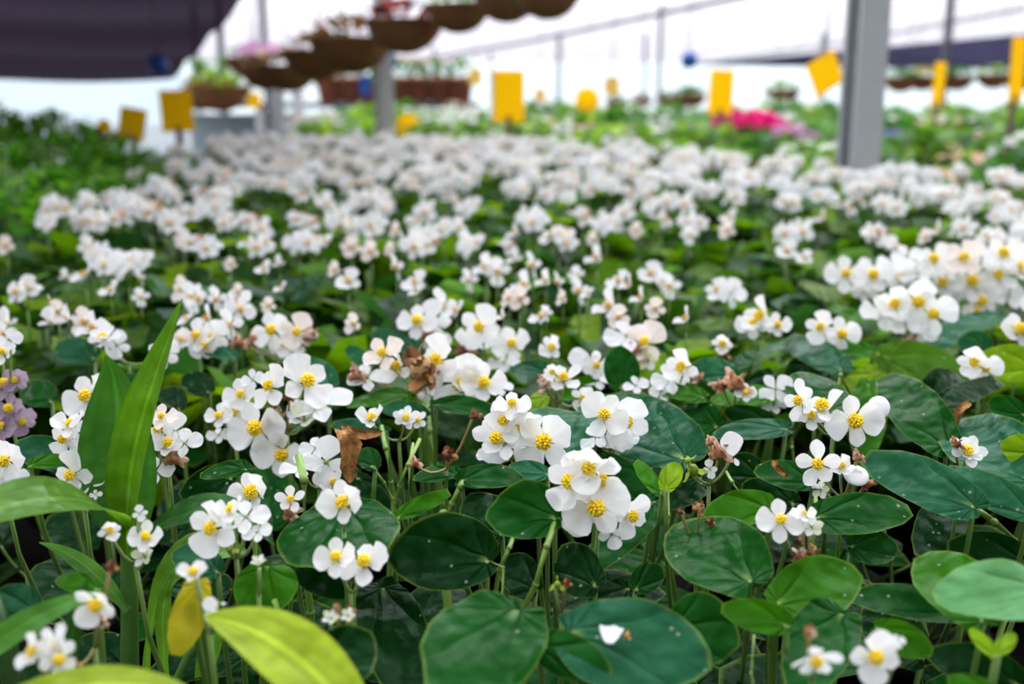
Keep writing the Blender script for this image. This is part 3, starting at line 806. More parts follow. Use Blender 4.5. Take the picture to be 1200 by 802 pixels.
# flowers: clusters of (px, py, r px, nx, ny, roll, style) at one distance
CLUSTERS = [
    (470, 0, [(318, 455, 22, -.6, .3, 40, 'o'), (357, 450, 27, .5, .5, 130, 'o'), (301, 503, 27, -.1, .1, 20, 'o'), (331, 528, 28, .1, -.7, 0, 'o'), (374, 472, 30, .3, 1.0, 10, 'b'), (357, 492, 18, 0, .4, 0, 'f'), (338, 466, 7, 0, 0, 0, 'w'), (320, 490, 12, 0, 0, 0, 'x'), (333, 500, 8, 0, 0, 30, 'w')]),
    (460, 0, [(283, 464, 17, .1, .2, 10, 'o'), (274, 483, 15, .1, .1, 60, 'o'), (257, 488, 13, -.3, .1, 0, 'o'), (256, 510, 11, 0, .4, 0, 'b'), (296, 445, 11, 0, .3, 0, 'b')]),
    (520, 1, [(353, 548, 20, 0, .9, 0, 'b'), (382, 542, 24, .2, .4, 70, 'b'), (392, 566, 14, .1, .2, 20, 'p'), (370, 525, 15, 0, .5, 0, 'b')]),
    (590, -.6, [(403, 590, 27, .15, .25, 15, 'p')]),
    (655, 1.2, [(394, 655, 21, -.2, .6, 0, 'o'), (428, 662, 25, .1, .55, 10, 'o')]),
    (590, 1, [(341, 586, 15, -.2, .3, 0, 'n'), (340, 600, 11, 0, 0, 0, 'x')]),
    (575, .2, [(297, 578, 25, -.2, .3, 30, 'p')]),
    (615, 0, [(252, 620, 28, -.5, .3, 60, 'o'), (288, 606, 22, .1, .8, 0, 'b'), (272, 600, 18, -.1, .9, 10, 'p'), (301, 624, 14, .3, .8, 10, 'b'), (270, 642, 9, 0, 0, 0, 'g')]),
    (440, 0, [(430, 443, 18, 0, .9, 0, 'b'), (450, 416, 19, -.2, .5, 30, 'k'), (468, 431, 21, -.3, .5, 60, 'p'), (495, 432, 23, 0, -.2, 0, 'w'), (480, 420, 9, 0, 0, 50, 'w'), (505, 445, 12, 0, 0, 80, 'x'), (516, 424, 25, -.3, .4, 70, 'o'), (536, 448, 28, .25, 0, 60, 'o'), (552, 443, 20, .4, .3, 10, 'p'), (567, 450, 21, .2, .1, 0, 'o'), (586, 454, 12, .1, .8, 0, 'b'), (418, 440, 11, 0, 0, 0, 'x'), (500, 462, 9, 0, -.4, 0, 'b')]),
    (490, .6, [(436, 492, 17, 0, .4, 0, 'p'), (476, 490, 13, .1, .3, 20, 'd'), (490, 493, 10, 0, .3, 20, 'n')]),
    (500, 0, [(592, 494, 24, .1, .2, 30, 'o'), (582, 513, 24, -.3, .2, 80, 'o'), (613, 500, 24, -.1, .5, 120, 'p'), (592, 520, 21, 0, .6, 0, 'b'), (637, 518, 30, .25, 0, 40, 'o'), (622, 527, 20, -.1, .1, 90, 'b'), (577, 531, 15, 0, .2, 0, 'b'), (600, 476, 17, .2, .5, 0, 'o')]),
    (570, -.3, [(672, 566, 29, -.4, .1, 60, 'o'), (692, 548, 29, 0, 1.0, 90, 'p'), (703, 562, 25, .5, .2, 80, 'p'), (697, 592, 32, .15, -.35, 30, 'o'), (680, 597, 25, -.2, -.2, 80, 'o'), (736, 603, 23, .7, .1, 70, 'o'), (717, 626, 15, .1, .2, 90, 'b'), (714, 605, 10, 0, 0, 0, 'x'), (727, 580, 8, 0, 0, 0, 'w'), (674, 542, 13, -.2, .4, 0, 'o')]),
    (492, -.2, [(706, 488, 24, -.4, .3, 150, 'o'), (731, 494, 26, .1, .05, 70, 'o'), (726, 514, 18, .1, .7, 0, 'b'), (698, 512, 17, -.2, .6, 30, 'b'), (713, 505, 7, 0, 0, 0, 'x')]),
    (540, 0, [(860, 536, 25, .2, .05, 8, '1'), (843, 531, 15, 0, 0, 0, 'x'), (832, 550, 9, -.2, 0, 90, 'b'), (812, 551, 14, .1, .2, 20, 'g'), (806, 540, 9, .1, .2, 60, 'g'), (833, 519, 7, 0, 0, 0, 'x')]),
    (492, -.2, [(1000, 493, 26, .05, .1, 10, 'o'), (940, 470, 20, -.8, .2, 80, 'n'), (962, 481, 25, -.3, .9, 0, 'p'), (950, 490, 16, -.5, .6, 0, 'o'), (1028, 478, 13, .2, .1, 80, 'u')]),
    (455, .6, [(909, 456, 17, -.2, .3, 20, 'b'), (907, 474, 12, -.2, .5, 0, 'b')]),
    (547, .3, [(959, 544, 23, -.1, .1, 70, 'n'), (986, 547, 14, .2, .5, 30, 'p'), (1000, 558, 14, .1, .2, 0, 'u'), (962, 574, 11, 0, -.3, 80, 'f'), (1006, 536, 8, 0, 0, 0, 'x'), (1016, 568, 9, 0, 0, 40, 'w')]),
    (612, .5, [(914, 611, 22, 0, .05, 0, 'o'), (941, 604, 12, .2, .5, 0, 'o'), (951, 618, 13, .1, .1, 20, 'f'), (942, 636, 11, 0, 0, 0, 'w'), (950, 650, 10, 0, 0, 60, 'w'), (938, 652, 9, 0, 0, 120, 'x'), (956, 662, 9, 0, 0, 160, 'w'), (953, 673, 10, .2, 0, 0, 'f'), (968, 680, 9, .2, -.2, 0, 'o')]),
    (770, .5, [(955, 770, 26, 0, -.55, 5, 'n'), (948, 741, 8, 0, 0, 0, 'x')]),
    (765, 1.2, [(1022, 768, 28, .15, .1, 80, 'o'), (1052, 752, 8, .2, .2, 0, 'b')]),
    (530, .4, [(1132, 530, 19, 0, .2, 0, 'd'), (1122, 521, 8, 0, 0, 0, 'w')]),
    (372, -.2, [(1036, 367, 21, -.3, .5, 0, 'o'), (1049, 358, 19, 0, .5, 50, 'p'), (1074, 354, 21, 0, .2, 80, 'o'), (1091, 368, 22, .3, .1, 20, 'o'), (1076, 390, 20, 0, .7, 60, 'b'), (1062, 378, 18, 0, .7, 20, 'b'), (1063, 404, 12, 0, .3, 80, 'x')]),
    (388, 0, [(963, 385, 16, -.5, .3, 60, 'o'), (985, 392, 17, 0, .1, 10, 'o')]),
    (378, 0, [(893, 373, 21, -.3, .5, 50, 'p'), (881, 380, 15, -.5, .2, 10, 'o'), (910, 382, 13, .2, .3, 0, 'o')]),
    (430, 0, [(1143, 425, 19, -.2, .3, 80, 'p'), (1153, 433, 16, .3, .1, 10, 'o')]),
    (388, 0, [(1194, 388, 21, .1, .4, 10, 'p')]),
    (330, -.3, [(990, 322, 18, 0, .2, 0, 'o'), (1022, 323, 19, -.1, .2, 30, 'o'), (1040, 318, 18, 0, .5, 0, 'b'), (1056, 326, 17, .1, .4, 60, 'p'), (1075, 320, 18, 0, .6, 10, 'b'), (1095, 306, 17, -.1, .3, 40, 'o'), (1103, 334, 19, 0, .2, 10, 'o'), (1121, 330, 18, 0, .6, 70, 'b'), (1137, 333, 20, 0, .2, 0, 'o'), (1130, 304, 19, 0, .3, 40, 'k'), (1151, 301, 19, 0, .5, 0, 'b'), (1175, 299, 18, .1, .3, 20, 'o'), (1170, 324, 19, .1, .2, 50, 'o'), (1191, 316, 19, .1, .4, 0, 'p'), (1148, 353, 18, .2, .3, 60, 'p'), (1182, 346, 17, .1, .5, 0, 'b'), (1012, 340, 12, -.1, .1, 0, 'o'), (1143, 366, 12, 0, .2, 0, 'o'), (1063, 300, 15, 0, .4, 0, 'b'), (1110, 316, 15, 0, .5, 0, 'b')]),
    (383, 0, [(489, 378, 18, -.2, .3, 0, 'o'), (507, 376, 19, 0, .6, 80, 'b'), (503, 392, 15, 0, .5, 0, 'x'), (512, 400, 13, .2, .4, 0, 'b')]),
    (390, 0, [(563, 384, 21, -.1, .3, 60, 'o'), (551, 398, 16, -.3, .5, 0, 'p'), (581, 398, 17, .2, .5, 0, 'b'), (600, 405, 18, .2, .4, 10, 'o'), (590, 425, 15, 0, .7, 0, 'b'), (545, 412, 12, 0, 0, 0, 'w')]),
    (410, 0, [(647, 408, 15, .1, .5, 35, 'p')]),
    (448, .2, [(660, 446, 20, -.1, .7, 10, 'n'), (648, 436, 10, 0, .5, 80, 'p'), (682, 467, 14, .2, .4, 60, 'p'), (638, 450, 10, 0, 0, 0, 'x')]),
    (420, 0, [(693, 419, 22, 0, .2, 90, '1'), (699, 428, 14, .1, 0, 0, 'o'), (700, 446, 14, 0, .6, 0, 'b')]),
    (400, 0, [(735, 393, 22, -.1, .6, 0, 'b'), (755, 402, 21, .2, .5, 40, 'k'), (742, 410, 16, 0, .5, 0, 'x'), (759, 422, 13, .1, .2, 90, 'f')]),
    (437, 0, [(801, 432, 21, .1, .6, 60, 'p'), (785, 444, 18, -.3, .6, 0, 'b'), (816, 442, 10, 0, 0, 0, 'x'), (775, 459, 12, -.2, .4, 0, 'b'), (745, 452, 12, -.2, .6, 0, 'b')]),
    (453, .2, [(863, 450, 17, 0, .3, 0, 'x'), (845, 452, 11, 0, .2, 60, 'x'), (873, 461, 10, .2, 0, 0, 'o')]),
    (405, 0, [(847, 403, 12, 0, .5, 80, 'p'), (848, 418, 8, 0, 0, 0, 'w')]),
    (468, 0, [(103, 467, 23, 0, .2, 20, 'o'), (115, 458, 16, .2, .5, 60, 'b')]),
    (505, 0, [(84, 500, 19, 0, .5, 0, 'p'), (78, 515, 19, -.1, .1, 60, 'o'), (97, 512, 17, .2, .4, 0, 'b')]),
    (547, 0, [(8, 540, 24, 0, -.1, 20, 'o'), (15, 560, 14, .2, .3, 0, 'b'), (-8, 530, 16, 0, .4, 0, 'b')]),
    (558, 0, [(87, 556, 22, -.5, .4, 90, 'o'), (100, 565, 18, .2, .7, 0, 'b'), (112, 580, 6, 0, .2, 0, 'b')]),
    (515, 0, [(187, 505, 18, 0, .4, 20, 'o'), (205, 506, 18, .1, .6, 70, 'b'), (198, 522, 18, -.1, .4, 0, 'p'), (216, 520, 17, .2, .5, 0, 'b'), (204, 538, 13, 0, 0, 0, 'x'), (182, 552, 17, -.1, .6, 0, 'b'), (190, 490, 14, 0, .3, 0, 'k')]),
    (632, .8, [(128, 622, 13, -.2, .3, 110, 'p'), (172, 630, 17, 0, .4, 0, 'o'), (170, 652, 14, 0, .3, 30, 'f'), (164, 602, 8, 0, .4, 90, 'b')]),
    (712, .6, [(112, 706, 25, -.3, -.2, 50, 'p'), (118, 725, 11, 0, 0, 0, 'x'), (85, 778, 10, 0, 0, 0, 'w'), (130, 664, 8, 0, 0, 0, 'w')]),
    (758, .2, [(42, 764, 21, -.5, .1, 60, 'p'), (66, 756, 22, 0, .6, 70, 'd'), (68, 772, 21, .1, -.2, 100, 'n')]),
    (712, .6, [(257, 708, 17, .2, .1, 80, '1'), (252, 722, 10, 0, -.3, 0, 'o'), (227, 672, 16, -.1, .5, 0, 'p')]),
    (395, 0, [(231, 394, 17, 0, .3, 10, 'o'), (250, 394, 16, .1, .3, 60, 'o'), (241, 405, 15, 0, .2, 30, 'o'), (213, 397, 10, 0, 0, 0, 'k')]),
    (393, 0, [(319, 388, 19, 0, .2, 20, 'o'), (333, 405, 13, .2, .1, 0, 'o'), (349, 389, 17, .1, .4, 60, 'k'), (280, 402, 10, 0, 0, 0, 'x'), (298, 398, 11, 0, 0, 90, 'x'), (341, 412, 12, .1, .5, 0, 'b'), (365, 394, 12, .2, .4, 0, 'x')]),
    (415, 0, [(192, 414, 15, .1, .1, 60, 'o'), (122, 398, 16, 0, .5, 10, 'd'), (137, 405, 13, .2, .4, 60, 'b')]),
    (465, 0, [(6, 452, 17, 0, .3, 0, 'l'), (18, 444, 13, .2, .2, 40, 'l'), (12, 478, 17, .1, .2, 0, 'l'), (24, 492, 15, .2, .2, 60, 'l'), (2, 500, 17, 0, .2, 0, 'l'), (4, 415, 14, 0, .3, 0, 'o'), (10, 398, 12, 0, .3, 0, 'b')]),
    (665, 1.5, [(653, 686, 9, .2, .1, 0, 'g'), (664, 683, 6, 0, 0, 0, 'w')]),
    (548, .8, [(525, 533, 10, 0, 0, 0, 'w'), (487, 543, 8, 0, 0, 0, 'x'), (557, 487, 7, 0, 0, 0, 'w')]),
    (600, 1, [(820, 595, 9, 0, 0, 30, 'w'), (832, 612, 6, 0, 0, 0, 'w'), (797, 600, 5, 0, 0, 0, 'w')]),
    (720, 2, [(388, 726, 11, 0, .4, 0, 'f'), (408, 722, 9, .2, .4, 0, 'f'), (395, 712, 6, 0, 0, 0, 'w'), (410, 714, 6, 0, 0, 0, 'w')]),
    (665, .6, [(303, 660, 9, 0, .6, 0, 'f')]),
]
nfl = 0
for apy, lo, fl in CLUSTERS:
    Y0 = yplane(apy, 22.0 + lo)
    cx = sum(f[0] for f in fl) / len(fl)
    cy = sum(f[1] for f in fl) / len(fl)
    plant = plant_at(cx, cy)
    loc = Vector(plant.location)
    R = random.Random(int(cx * 7 + cy))
    hub = at(cx, cy + 26 / Y0 * 0.7, Y0 + 0.012)
    mb = MB()
    for i, (px, py, r, nx, ny, roll, st) in enumerate(fl):
        Y = Y0 + R.uniform(-0.009, 0.009) * min(1, len(fl) / 4) + (0.003 if st in 'bxwg' else 0)
        if st == 'w' and r >= 17: Y = Y0 - 0.028
        nx = nx * 1.5 + R.uniform(-.4, .4); ny = ny * 1.35 + R.uniform(-.35, .4)
        p = at(px, py, Y)
        rr = r / F * Y * (1.33 if st in 'onpbkldf' else 0.66 if st == '1' else 1.4)
        add_flower(plant, p, rr, nx, ny, roll, st, nfl)
        nfl += 1
        v = (CAM - p).normalized()
        back = p - (v + RIGHT * nx + UP * ny).normalized() * 0.004
        tube(mb, bend(back, hub, (0, 0, -0.004), 5), 0.0009, (0.25, 0.34, 0.12) if st not in 'wx' else (0.25, 0.2, 0.06), 6)
    foot = Vector((loc.x + (hub.x - loc.x) * 0.25, loc.y + (hub.y - loc.y) * 0.25 + 0.01, BENCH + 0.1))
    ow = (hub - foot); ow.z = 0
    tube(mb, bend(hub, foot, ow * 0.25, 5), [0.0012, 0.0014, 0.0017, 0.002, 0.0022], STEMC, 7)
    mb.v = [(p[0] - loc.x, p[1] - loc.y, p[2] - loc.z) for p in mb.v]
    kid(link('flower_stalk', mb.mesh('flower_stalk', [M_STEM]), plant))

# thick stems one can see between the leaves: pixel run, row whose distance they stand at, width px
STEMS = [
    ([(499, 470), (502, 505), (509, 545), (520, 590)], 476, 9), ([(652, 608), (641, 640), (628, 685), (612, 716), (600, 770)], 640, 8),
    ([(350, 535), (356, 562), (357, 620), (358, 665), (364, 718), (372, 800)], 575, 10), ([(781, 575), (782, 605), (784, 660)], 575, 7),
    ([(744, 511), (760, 545), (776, 580)], 515, 5), ([(851, 553), (858, 565), (871, 584)], 555, 4),
    ([(1139, 593), (1165, 612), (1205, 645)], 594, 8), ([(604, 622), (597, 642), (585, 668), (580, 700)], 640, 6),
    ([(447, 500), (452, 525), (458, 565), (462, 600), (464, 640)], 530, 6), ([(424, 540), (436, 548), (450, 566), (460, 585)], 545, 4), ([(492, 515), (478, 545), (468, 570), (462, 590)], 545, 5),
    ([(484, 520), (480, 545), (479, 590)], 560, 4), ([(930, 492), (928, 525)], 495, 4), ([(546, 555), (540, 570), (530, 590), (522, 620)], 575, 8), ([(912, 707), (905, 722)], 705, 5),
    ([(520, 600), (518, 640)], 590, 12), ([(1000, 470), (985, 440)], 470, 5), ([(888, 681), (900, 700)], 681, 4), ([(573, 658), (590, 665)], 658, 3),
    ([(322, 705), (335, 738)], 700, 9), ([(1108, 520), (1116, 540)], 520, 6), ([(884, 745), (880, 790)], 740, 4), ([(955, 570), (957, 610)], 568, 6),
]
for pts, apy, w in STEMS:
    Y0 = yplane(apy, 24.2)
    plant = plant_at(*pts[len(pts) // 2])
    loc = Vector(plant.location)
    P3 = [at(x, y, Y0 + (0.025 if i == 0 else 0.004 * i)) for i, (x, y) in enumerate(pts)]
    low = Vector((P3[-1].x * .4 + loc.x * .6, P3[-1].y * .5 + loc.y * .5 + 0.01, BENCH + 0.1))
    P3.append(low)
    mb = MB()
    rad = w / F * Y0 / 2
    tube(mb, P3, rad, (0.17, 0.30, 0.05), 9)
    for q in P3[1:-1]:
        blob(mb, q, rad * 1.25, (0.16, 0.27, 0.06), 0, 8, 5)
    mb.v = [(p[0] - loc.x, p[1] - loc.y, p[2] - loc.z) for p in mb.v]
    kid(link('stem', mb.mesh('stem', [M_STEM]), plant))

# hanging shrivelled leaf on plant A, brown tip on G
def dry_leaf(plant, pts, apy, w, name='withered_leaf', label='brown shrivelled leaf'):
    Y0 = yplane(apy, 22.5)
    loc = Vector(plant.location)
    R = random.Random(int(apy))
    mb = MB()
    n = 9
    sp = []
    for i in range(n):
        u = i / (n - 1) * (len(pts) - 1); a = min(int(u), len(pts) - 2)
        x = pts[a][0] + (pts[a + 1][0] - pts[a][0]) * (u - a); y = pts[a][1] + (pts[a + 1][1] - pts[a][1]) * (u - a)
        sp.append(at(x, y, Y0 + R.uniform(-.003, .003)))
    ww = [w / F * Y0 * (0.35 + 0.65 * math.sin(PI * min(1, (i + 1.2) / n)) ** 0.6) * R.uniform(.8, 1.15) for i in range(n)]
    blade(mb, sp, ww, (CAM - sp[4]).normalized(), (0.42, 0.2, 0.06), 0.9, 0, 9, 0.35)
    mb.v = [(p[0] - loc.x, p[1] - loc.y, p[2] - loc.z) for p in mb.v]
    o = kid(link(name, mb.mesh(name, [M_DRY]), plant))
    o['label'] = label


dry_leaf(NEAR['A'][2], [(402, 505), (412, 522), (408, 545), (411, 566)], 520, 24)
dry_leaf(NEAR['B'][2], [(400, 500), (415, 507), (428, 510), (448, 507)], 505, 12)
dry_leaf(NEAR['G'][2], [(1136, 472), (1124, 480), (1120, 492), (1117, 506)], 484, 10, 'leaf_tip', 'brown dried leaf tip')
dry_leaf(NEAR['E'][2], [(905, 540), (914, 552), (924, 560)], 540, 8, 'withered_leaf', 'brown dried petal shred')

# yellowing leaf among the stalks
ylw = NEAR['P'][2]
add_leaf(232, 684, 205, 768, 46, .9, -.5, 5, (0.42, 0.36, 0.03), ylw)
add_leaf(222, 685, 240, 730, 34, .9, -.2, 5, (0.22, 0.28, 0.03), ylw)

# single petal lying on the broad dark leaf
p = at(716, 747, yplane(747, 24.3))
fp = empty('fallen_petal', p, 'single fallen white petal lying on the broad dark begonia leaf', 'petal')
mb = MB()
petal(mb, 0.0125, 0.0115, Matrix.Rotation(1.3, 4, 'Z') @ Matrix.Translation((-0.006, 0, 0.001)), WHITE, random.Random(4), 4, 18, 0.3, 0.2, 0.05)
kid(link('petal_blade', mb.mesh('petal_blade', [M_PETAL]), fp))
mb = MB()
build_wither(mb, random.Random(8), 0, Matrix.Translation((0.007, -0.002, 0.002)) @ Matrix.Scale(0.0025, 4))
kid(link('dried_base', mb.mesh('dried_base', [M_DRY]), fp))

# the front fringe of the bed, mostly out of frame, added to block light
for j, (x, Y) in enumerate([(-.42, .27), (-.2, .28), (.02, .26), (.24, .28), (.46, .27), (.62, .48), (.66, .72), (.74, .95), (-.5, .5), (-.52, .72), (-.62, .95), (.62, .2), (-.62, .25), (.84, .6), (-.74, .6), (.5, .62), (.56, .92), (.44, .44), (.9, .85), (-.42, .45), (-.78, .85)]):
    e = empty('begonia_plant', (x, Y, BENCH), 'begonia added along the very front fringe of the bed, mostly cut off by the frame', 'plant', 'begonias added on the front fringe of the bed')
    f = kid(link('foliage', FOLS[j % 6], e)); f.rotation_euler = (0, 0, j); f.scale = (1, 1, 0.93 if Y < .4 else .97)
    kid(link('pot', POT, e))

# ------------------------------------------------------------------ lance-leaved plant at the lower left
def blade_part(plant, name, pts, w, col, nrm=None, peak=0.42, base=0.12, fold=0.22, n=14, mat=None, wav=0.0, label=None):
    """pts: 3-D points (2-4) the midrib runs through"""
    P = [Vector(p) for p in pts]
    loc = Vector(plant.location)
    sp = []
    for i in range(n):          # de Casteljau
        u = i / (n - 1)
        Q = P[:]
        while len(Q) > 1: Q = [Q[j].lerp(Q[j + 1], u) for j in range(len(Q) - 1)]
        sp.append(Q[0])
    mid = sp[n // 2]
    mb = MB()
    blade(mb, sp, lance(n, w, peak, base), nrm if nrm is not None else (CAM - mid).normalized(), col, fold, 0, 13, wav)
    mb.v = [(p[0] - loc.x, p[1] - loc.y, p[2] - loc.z) for p in mb.v]
    o = kid(link(name, mb.mesh(name, [mat or M_BLADE]), plant))
    if label: o['label'] = label
    return o


def stalk_part(plant, pts, r, col=(0.07, 0.17, 0.03), name='stem'):
    loc = Vector(plant.location)
    mb = MB()
    tube(mb, [Vector(p) - loc for p in pts], r, col, 10)
    return kid(link(name, mb.mesh(name, [M_STEM]), plant))


YL = 0.60
base = at(150, 800, YL)
lp = empty('lance_leaved_plant', (base.x, YL + 0.01, BENCH), 'tall green plant with upright folded lance leaves rising through the begonias', 'plant', None)
kid(link('pot', POT, lp))
stalk_part(lp, [at(148, 592, YL), at(151, 650, YL), at(152, 710, YL), at(152, 790, YL), (base.x, YL + .01, BENCH + .1)], [0.0030, 0.0048, 0.0052, 0.0056, 0.006])
G1, G2, G3 = (0.022, 0.080, 0.016), (0.050, 0.125, 0.008), (0.085, 0.19, 0.026)
blade_part(lp, 'leaf', [at(155, 640, YL), at(132, 540, YL + .012), at(150, 470, YL + .02), at(124, 416, YL + .01)], 0.047, G1, (CAM - base).normalized() + RIGHT * -.35 + UP * .25, 0.36, 0.12, 0.30)
blade_part(lp, 'leaf', [at(150, 660, YL - .008), at(142, 540, YL - .02), at(172, 470, YL - .02), at(214, 350, YL - .01)], 0.027, G2, (CAM - base).normalized() + RIGHT * -.6, 0.40, 0.2, 0.45)
blade_part(lp, 'leaf', [at(148, 620, YL - .01), at(118, 575, .54), at(30, 560, .50), at(-110, 650, .46)], 0.034, G3, (CAM - base).normalized() * .8 + Vector((0, 0, 1)), 0.45, 0.08, 0.2)
blade_part(lp, 'leaf', [at(152, 640, YL - .01), at(200, 600, .56), at(270, 570, .56), at(322, 640, .55)], 0.026, G1, (CAM - base).normalized() * .7 + Vector((.1, 0, 1)), 0.4, 0.12, 0.2)
blade_part(lp, 'leaf', [at(150, 716, YL - .006), at(120, 680, YL - .01), at(92, 648, YL - .012), at(46, 636, YL - .02)], 0.011, (0.07, 0.18, 0.05), None, 0.45, 0.5, 0.3)
blade_part(lp, 'leaf', [at(172, 790, YL), at(174, 690, YL), at(205, 625, YL), at(292, 648, YL + .01)], 0.030, G3, (CAM - base).normalized() * .7 + Vector((-.2, 0, 1)), 0.7, 0.2, 0.25)
blade_part(lp, 'leaf', [at(194, 800, YL - .01), at(190, 740, YL - .01), at(186, 700, YL - .01), at(205, 668, YL)], 0.009, G3, None, 0.5, 0.6, 0.2)
stalk_part(lp, [at(244, 733, YL - .02), at(222, 765, YL - .02), at(206, 800, YL - .02), (base.x + .02, YL, BENCH + .1)], 0.0026, (0.10, 0.22, 0.05), 'leaf_stalk')
blade_part(lp, 'leaf', [at(230, 815, YL - .02), at(240, 780, YL - .02), at(250, 745, YL - .02), at(262, 728, YL - .02)], 0.012, G3, None, 0.5, 0.5, 0.3)

# a second one, nearer still, cut by the edge of the picture
b2 = at(20, 830, 0.47)
lp2 = empty('lance_leaved_plant', (b2.x, 0.47, BENCH), 'lance-leaved plant with a thin arching blade and thick dark stalk in the bottom left corner', 'plant')
kid(link('pot', POT, lp2))
stalk_part(lp2, [at(-14, 690, .47), at(4, 740, .47), at(18, 810, .47), (b2.x, .47, BENCH + .1)], [0.0035, 0.005, 0.0056, 0.006], (0.03, 0.08, 0.02))
blade_part(lp2, 'leaf', [at(-60, 800, .42), at(0, 745, .43), at(60, 705, .44), at(130, 694, .46)], 0.0125, (0.055, 0.17, 0.02), (CAM - b2).normalized() + Vector((0, 0, .5)), 0.4, 0.5, 0.2)
blade_part(lp2, 'leaf', [at(74, 815, .49), at(84, 760, .49), at(86, 715, .49), at(106, 672, .49)], 0.0085, (0.02, 0.07, 0.018), None, 0.45, 0.4, 0.6)
# yellow-green broad blades of a third
b3 = at(330, 860, 0.40)
lp3 = empty('lance_leaved_plant', (b3.x, 0.42, BENCH), 'lance-leaved plant with broad yellow-green blades reaching in over the bottom edge', 'plant')
kid(link('pot', POT, lp3))
blade_part(lp3, 'leaf', [at(450, 900, .385), at(390, 790, .40), at(320, 735, .41), at(238, 722, .42)], 0.030, (0.30, 0.40, 0.025), (CAM - b3).normalized() + Vector((-.1, 0, .7)), 0.5, 0.15, 0.15)
blade_part(lp3, 'leaf', [at(-60, 850, .37), at(60, 800, .38), at(150, 785, .38), at(250, 825, .38)], 0.016, (0.28, 0.38, 0.03), (CAM - b3).normalized() + Vector((0, 0, .9)), 0.5, 0.2, 0.15)
stalk_part(lp3, [at(450, 900, .385), at(420, 960, .40), (b3.x, .42, BENCH + .1)], 0.004, (0.2, 0.3, 0.04))

# ------------------------------------------------------------------ blurred rows of white begonias
MID = """65,248,14 55,262,8 100,240,10 107,262,12 135,235,10 148,242,11 160,248,12 135,258,10 175,250,12 198,232,10 200,262,10 210,253,8 232,250,9 256,232,10 257,245,8 7,288,7 105,290,8 118,303,11 133,312,10 100,323,9 150,312,12 165,310,10 165,348,6 130,340,7 165,325,5 30,342,11 8,380,10 5,390,8 60,355,5 68,365,8 80,375,9 100,378,11 110,385,10 128,395,12 60,378,9 77,325,5 215,280,7 230,285,9 245,292,9 268,262,8 270,310,5 292,260,9 290,285,6 215,340,10 225,348,10 235,352,9 255,350,8 280,342,6 280,362,12 220,375,8 245,375,9 270,380,10
305,270,9 308,290,10 378,240,9 352,258,8 365,262,8 330,220,8 350,285,10 365,285,10 380,287,8 310,315,6 328,310,6 398,258,9 412,290,8 435,295,8 437,265,10 440,275,6 465,270,6 458,292,5 393,316,6 408,330,9 330,338,5 315,358,6 480,290,11 495,280,11 505,288,9 500,250,9 485,262,7 520,270,8 533,268,8 555,290,10 548,283,7 595,290,8 530,238,8 550,245,9 465,312,8 487,332,9 490,343,6 570,315,9 583,318,9 550,328,7 520,358,11 535,365,8 590,372,6 597,350,7 415,380,8
608,225,9 620,258,10 630,262,9 605,275,7 638,230,7 650,225,7 655,280,12 665,285,8 665,233,6 682,255,10 690,225,6 710,265,9 735,228,8 735,250,8 745,270,6 758,230,8 762,245,6 775,258,8 783,238,8 800,240,8 760,220,6 820,225,9 833,225,7 860,232,8 805,262,8 818,262,7 808,275,6 853,270,7 855,255,6 700,303,8 695,280,5 605,305,8 625,310,8 615,335,9 610,350,9 640,330,7 655,330,6 675,322,6 680,340,9 690,345,5 725,330,8 738,335,7 762,322,9 778,330,8 785,335,8 752,350,7 768,362,8 850,345,12 715,360,11 725,372,9 635,372,8 640,367,5 805,375,8 660,350,6
925,240,10 965,232,8 990,245,8 965,257,6 1000,212,9 1012,222,8 1030,218,8 920,275,9 940,272,9 922,295,8 943,303,6 1035,240,8 1050,245,8 1068,223,9 1080,232,9 1095,228,8 1110,230,9 1118,245,8 1138,238,7 1030,280,11 1042,290,8 1022,275,8 1100,272,7 1128,268,9 1085,278,6 1170,235,10 1178,247,8 1195,245,7 1198,265,6 1158,278,6
-20,300,10 -25,350,12 -40,380,12 1225,300,16 1240,330,16 1220,360,14 1230,260,12 1225,390,15"""
MIDC = [tuple(map(float, q.split(','))) for q in MID.split()]
R = random.Random(5)


def far_edge(x):
    return 5.2 if x <= 0 else max(2.3, 5.2 - 1.9 * x)


def left_edge(Y):
    return -0.50 - 0.165 * Y


spots, row = [], 0
Y = 1.12
while Y < 5.3:
    sp = 0.205 if Y < 3 else 0.235
    x = left_edge(Y) + (0.5 * sp if row % 2 else 0) + 0.06
    k = 0
    while x < 0.49 * Y + 0.28:
        if Y < far_edge(x) and x > -0.474 * Y - 0.22:
            if x > -0.474 * Y: k += 1
            spots.append((x + R.uniform(-.02, .02), Y + R.uniform(-.02, .02), row, k))
        x += sp
    row += 1
    Y += sp * 0.9
ORD = 'zeroth first second third fourth fifth sixth seventh eighth ninth tenth eleventh twelfth'.split()


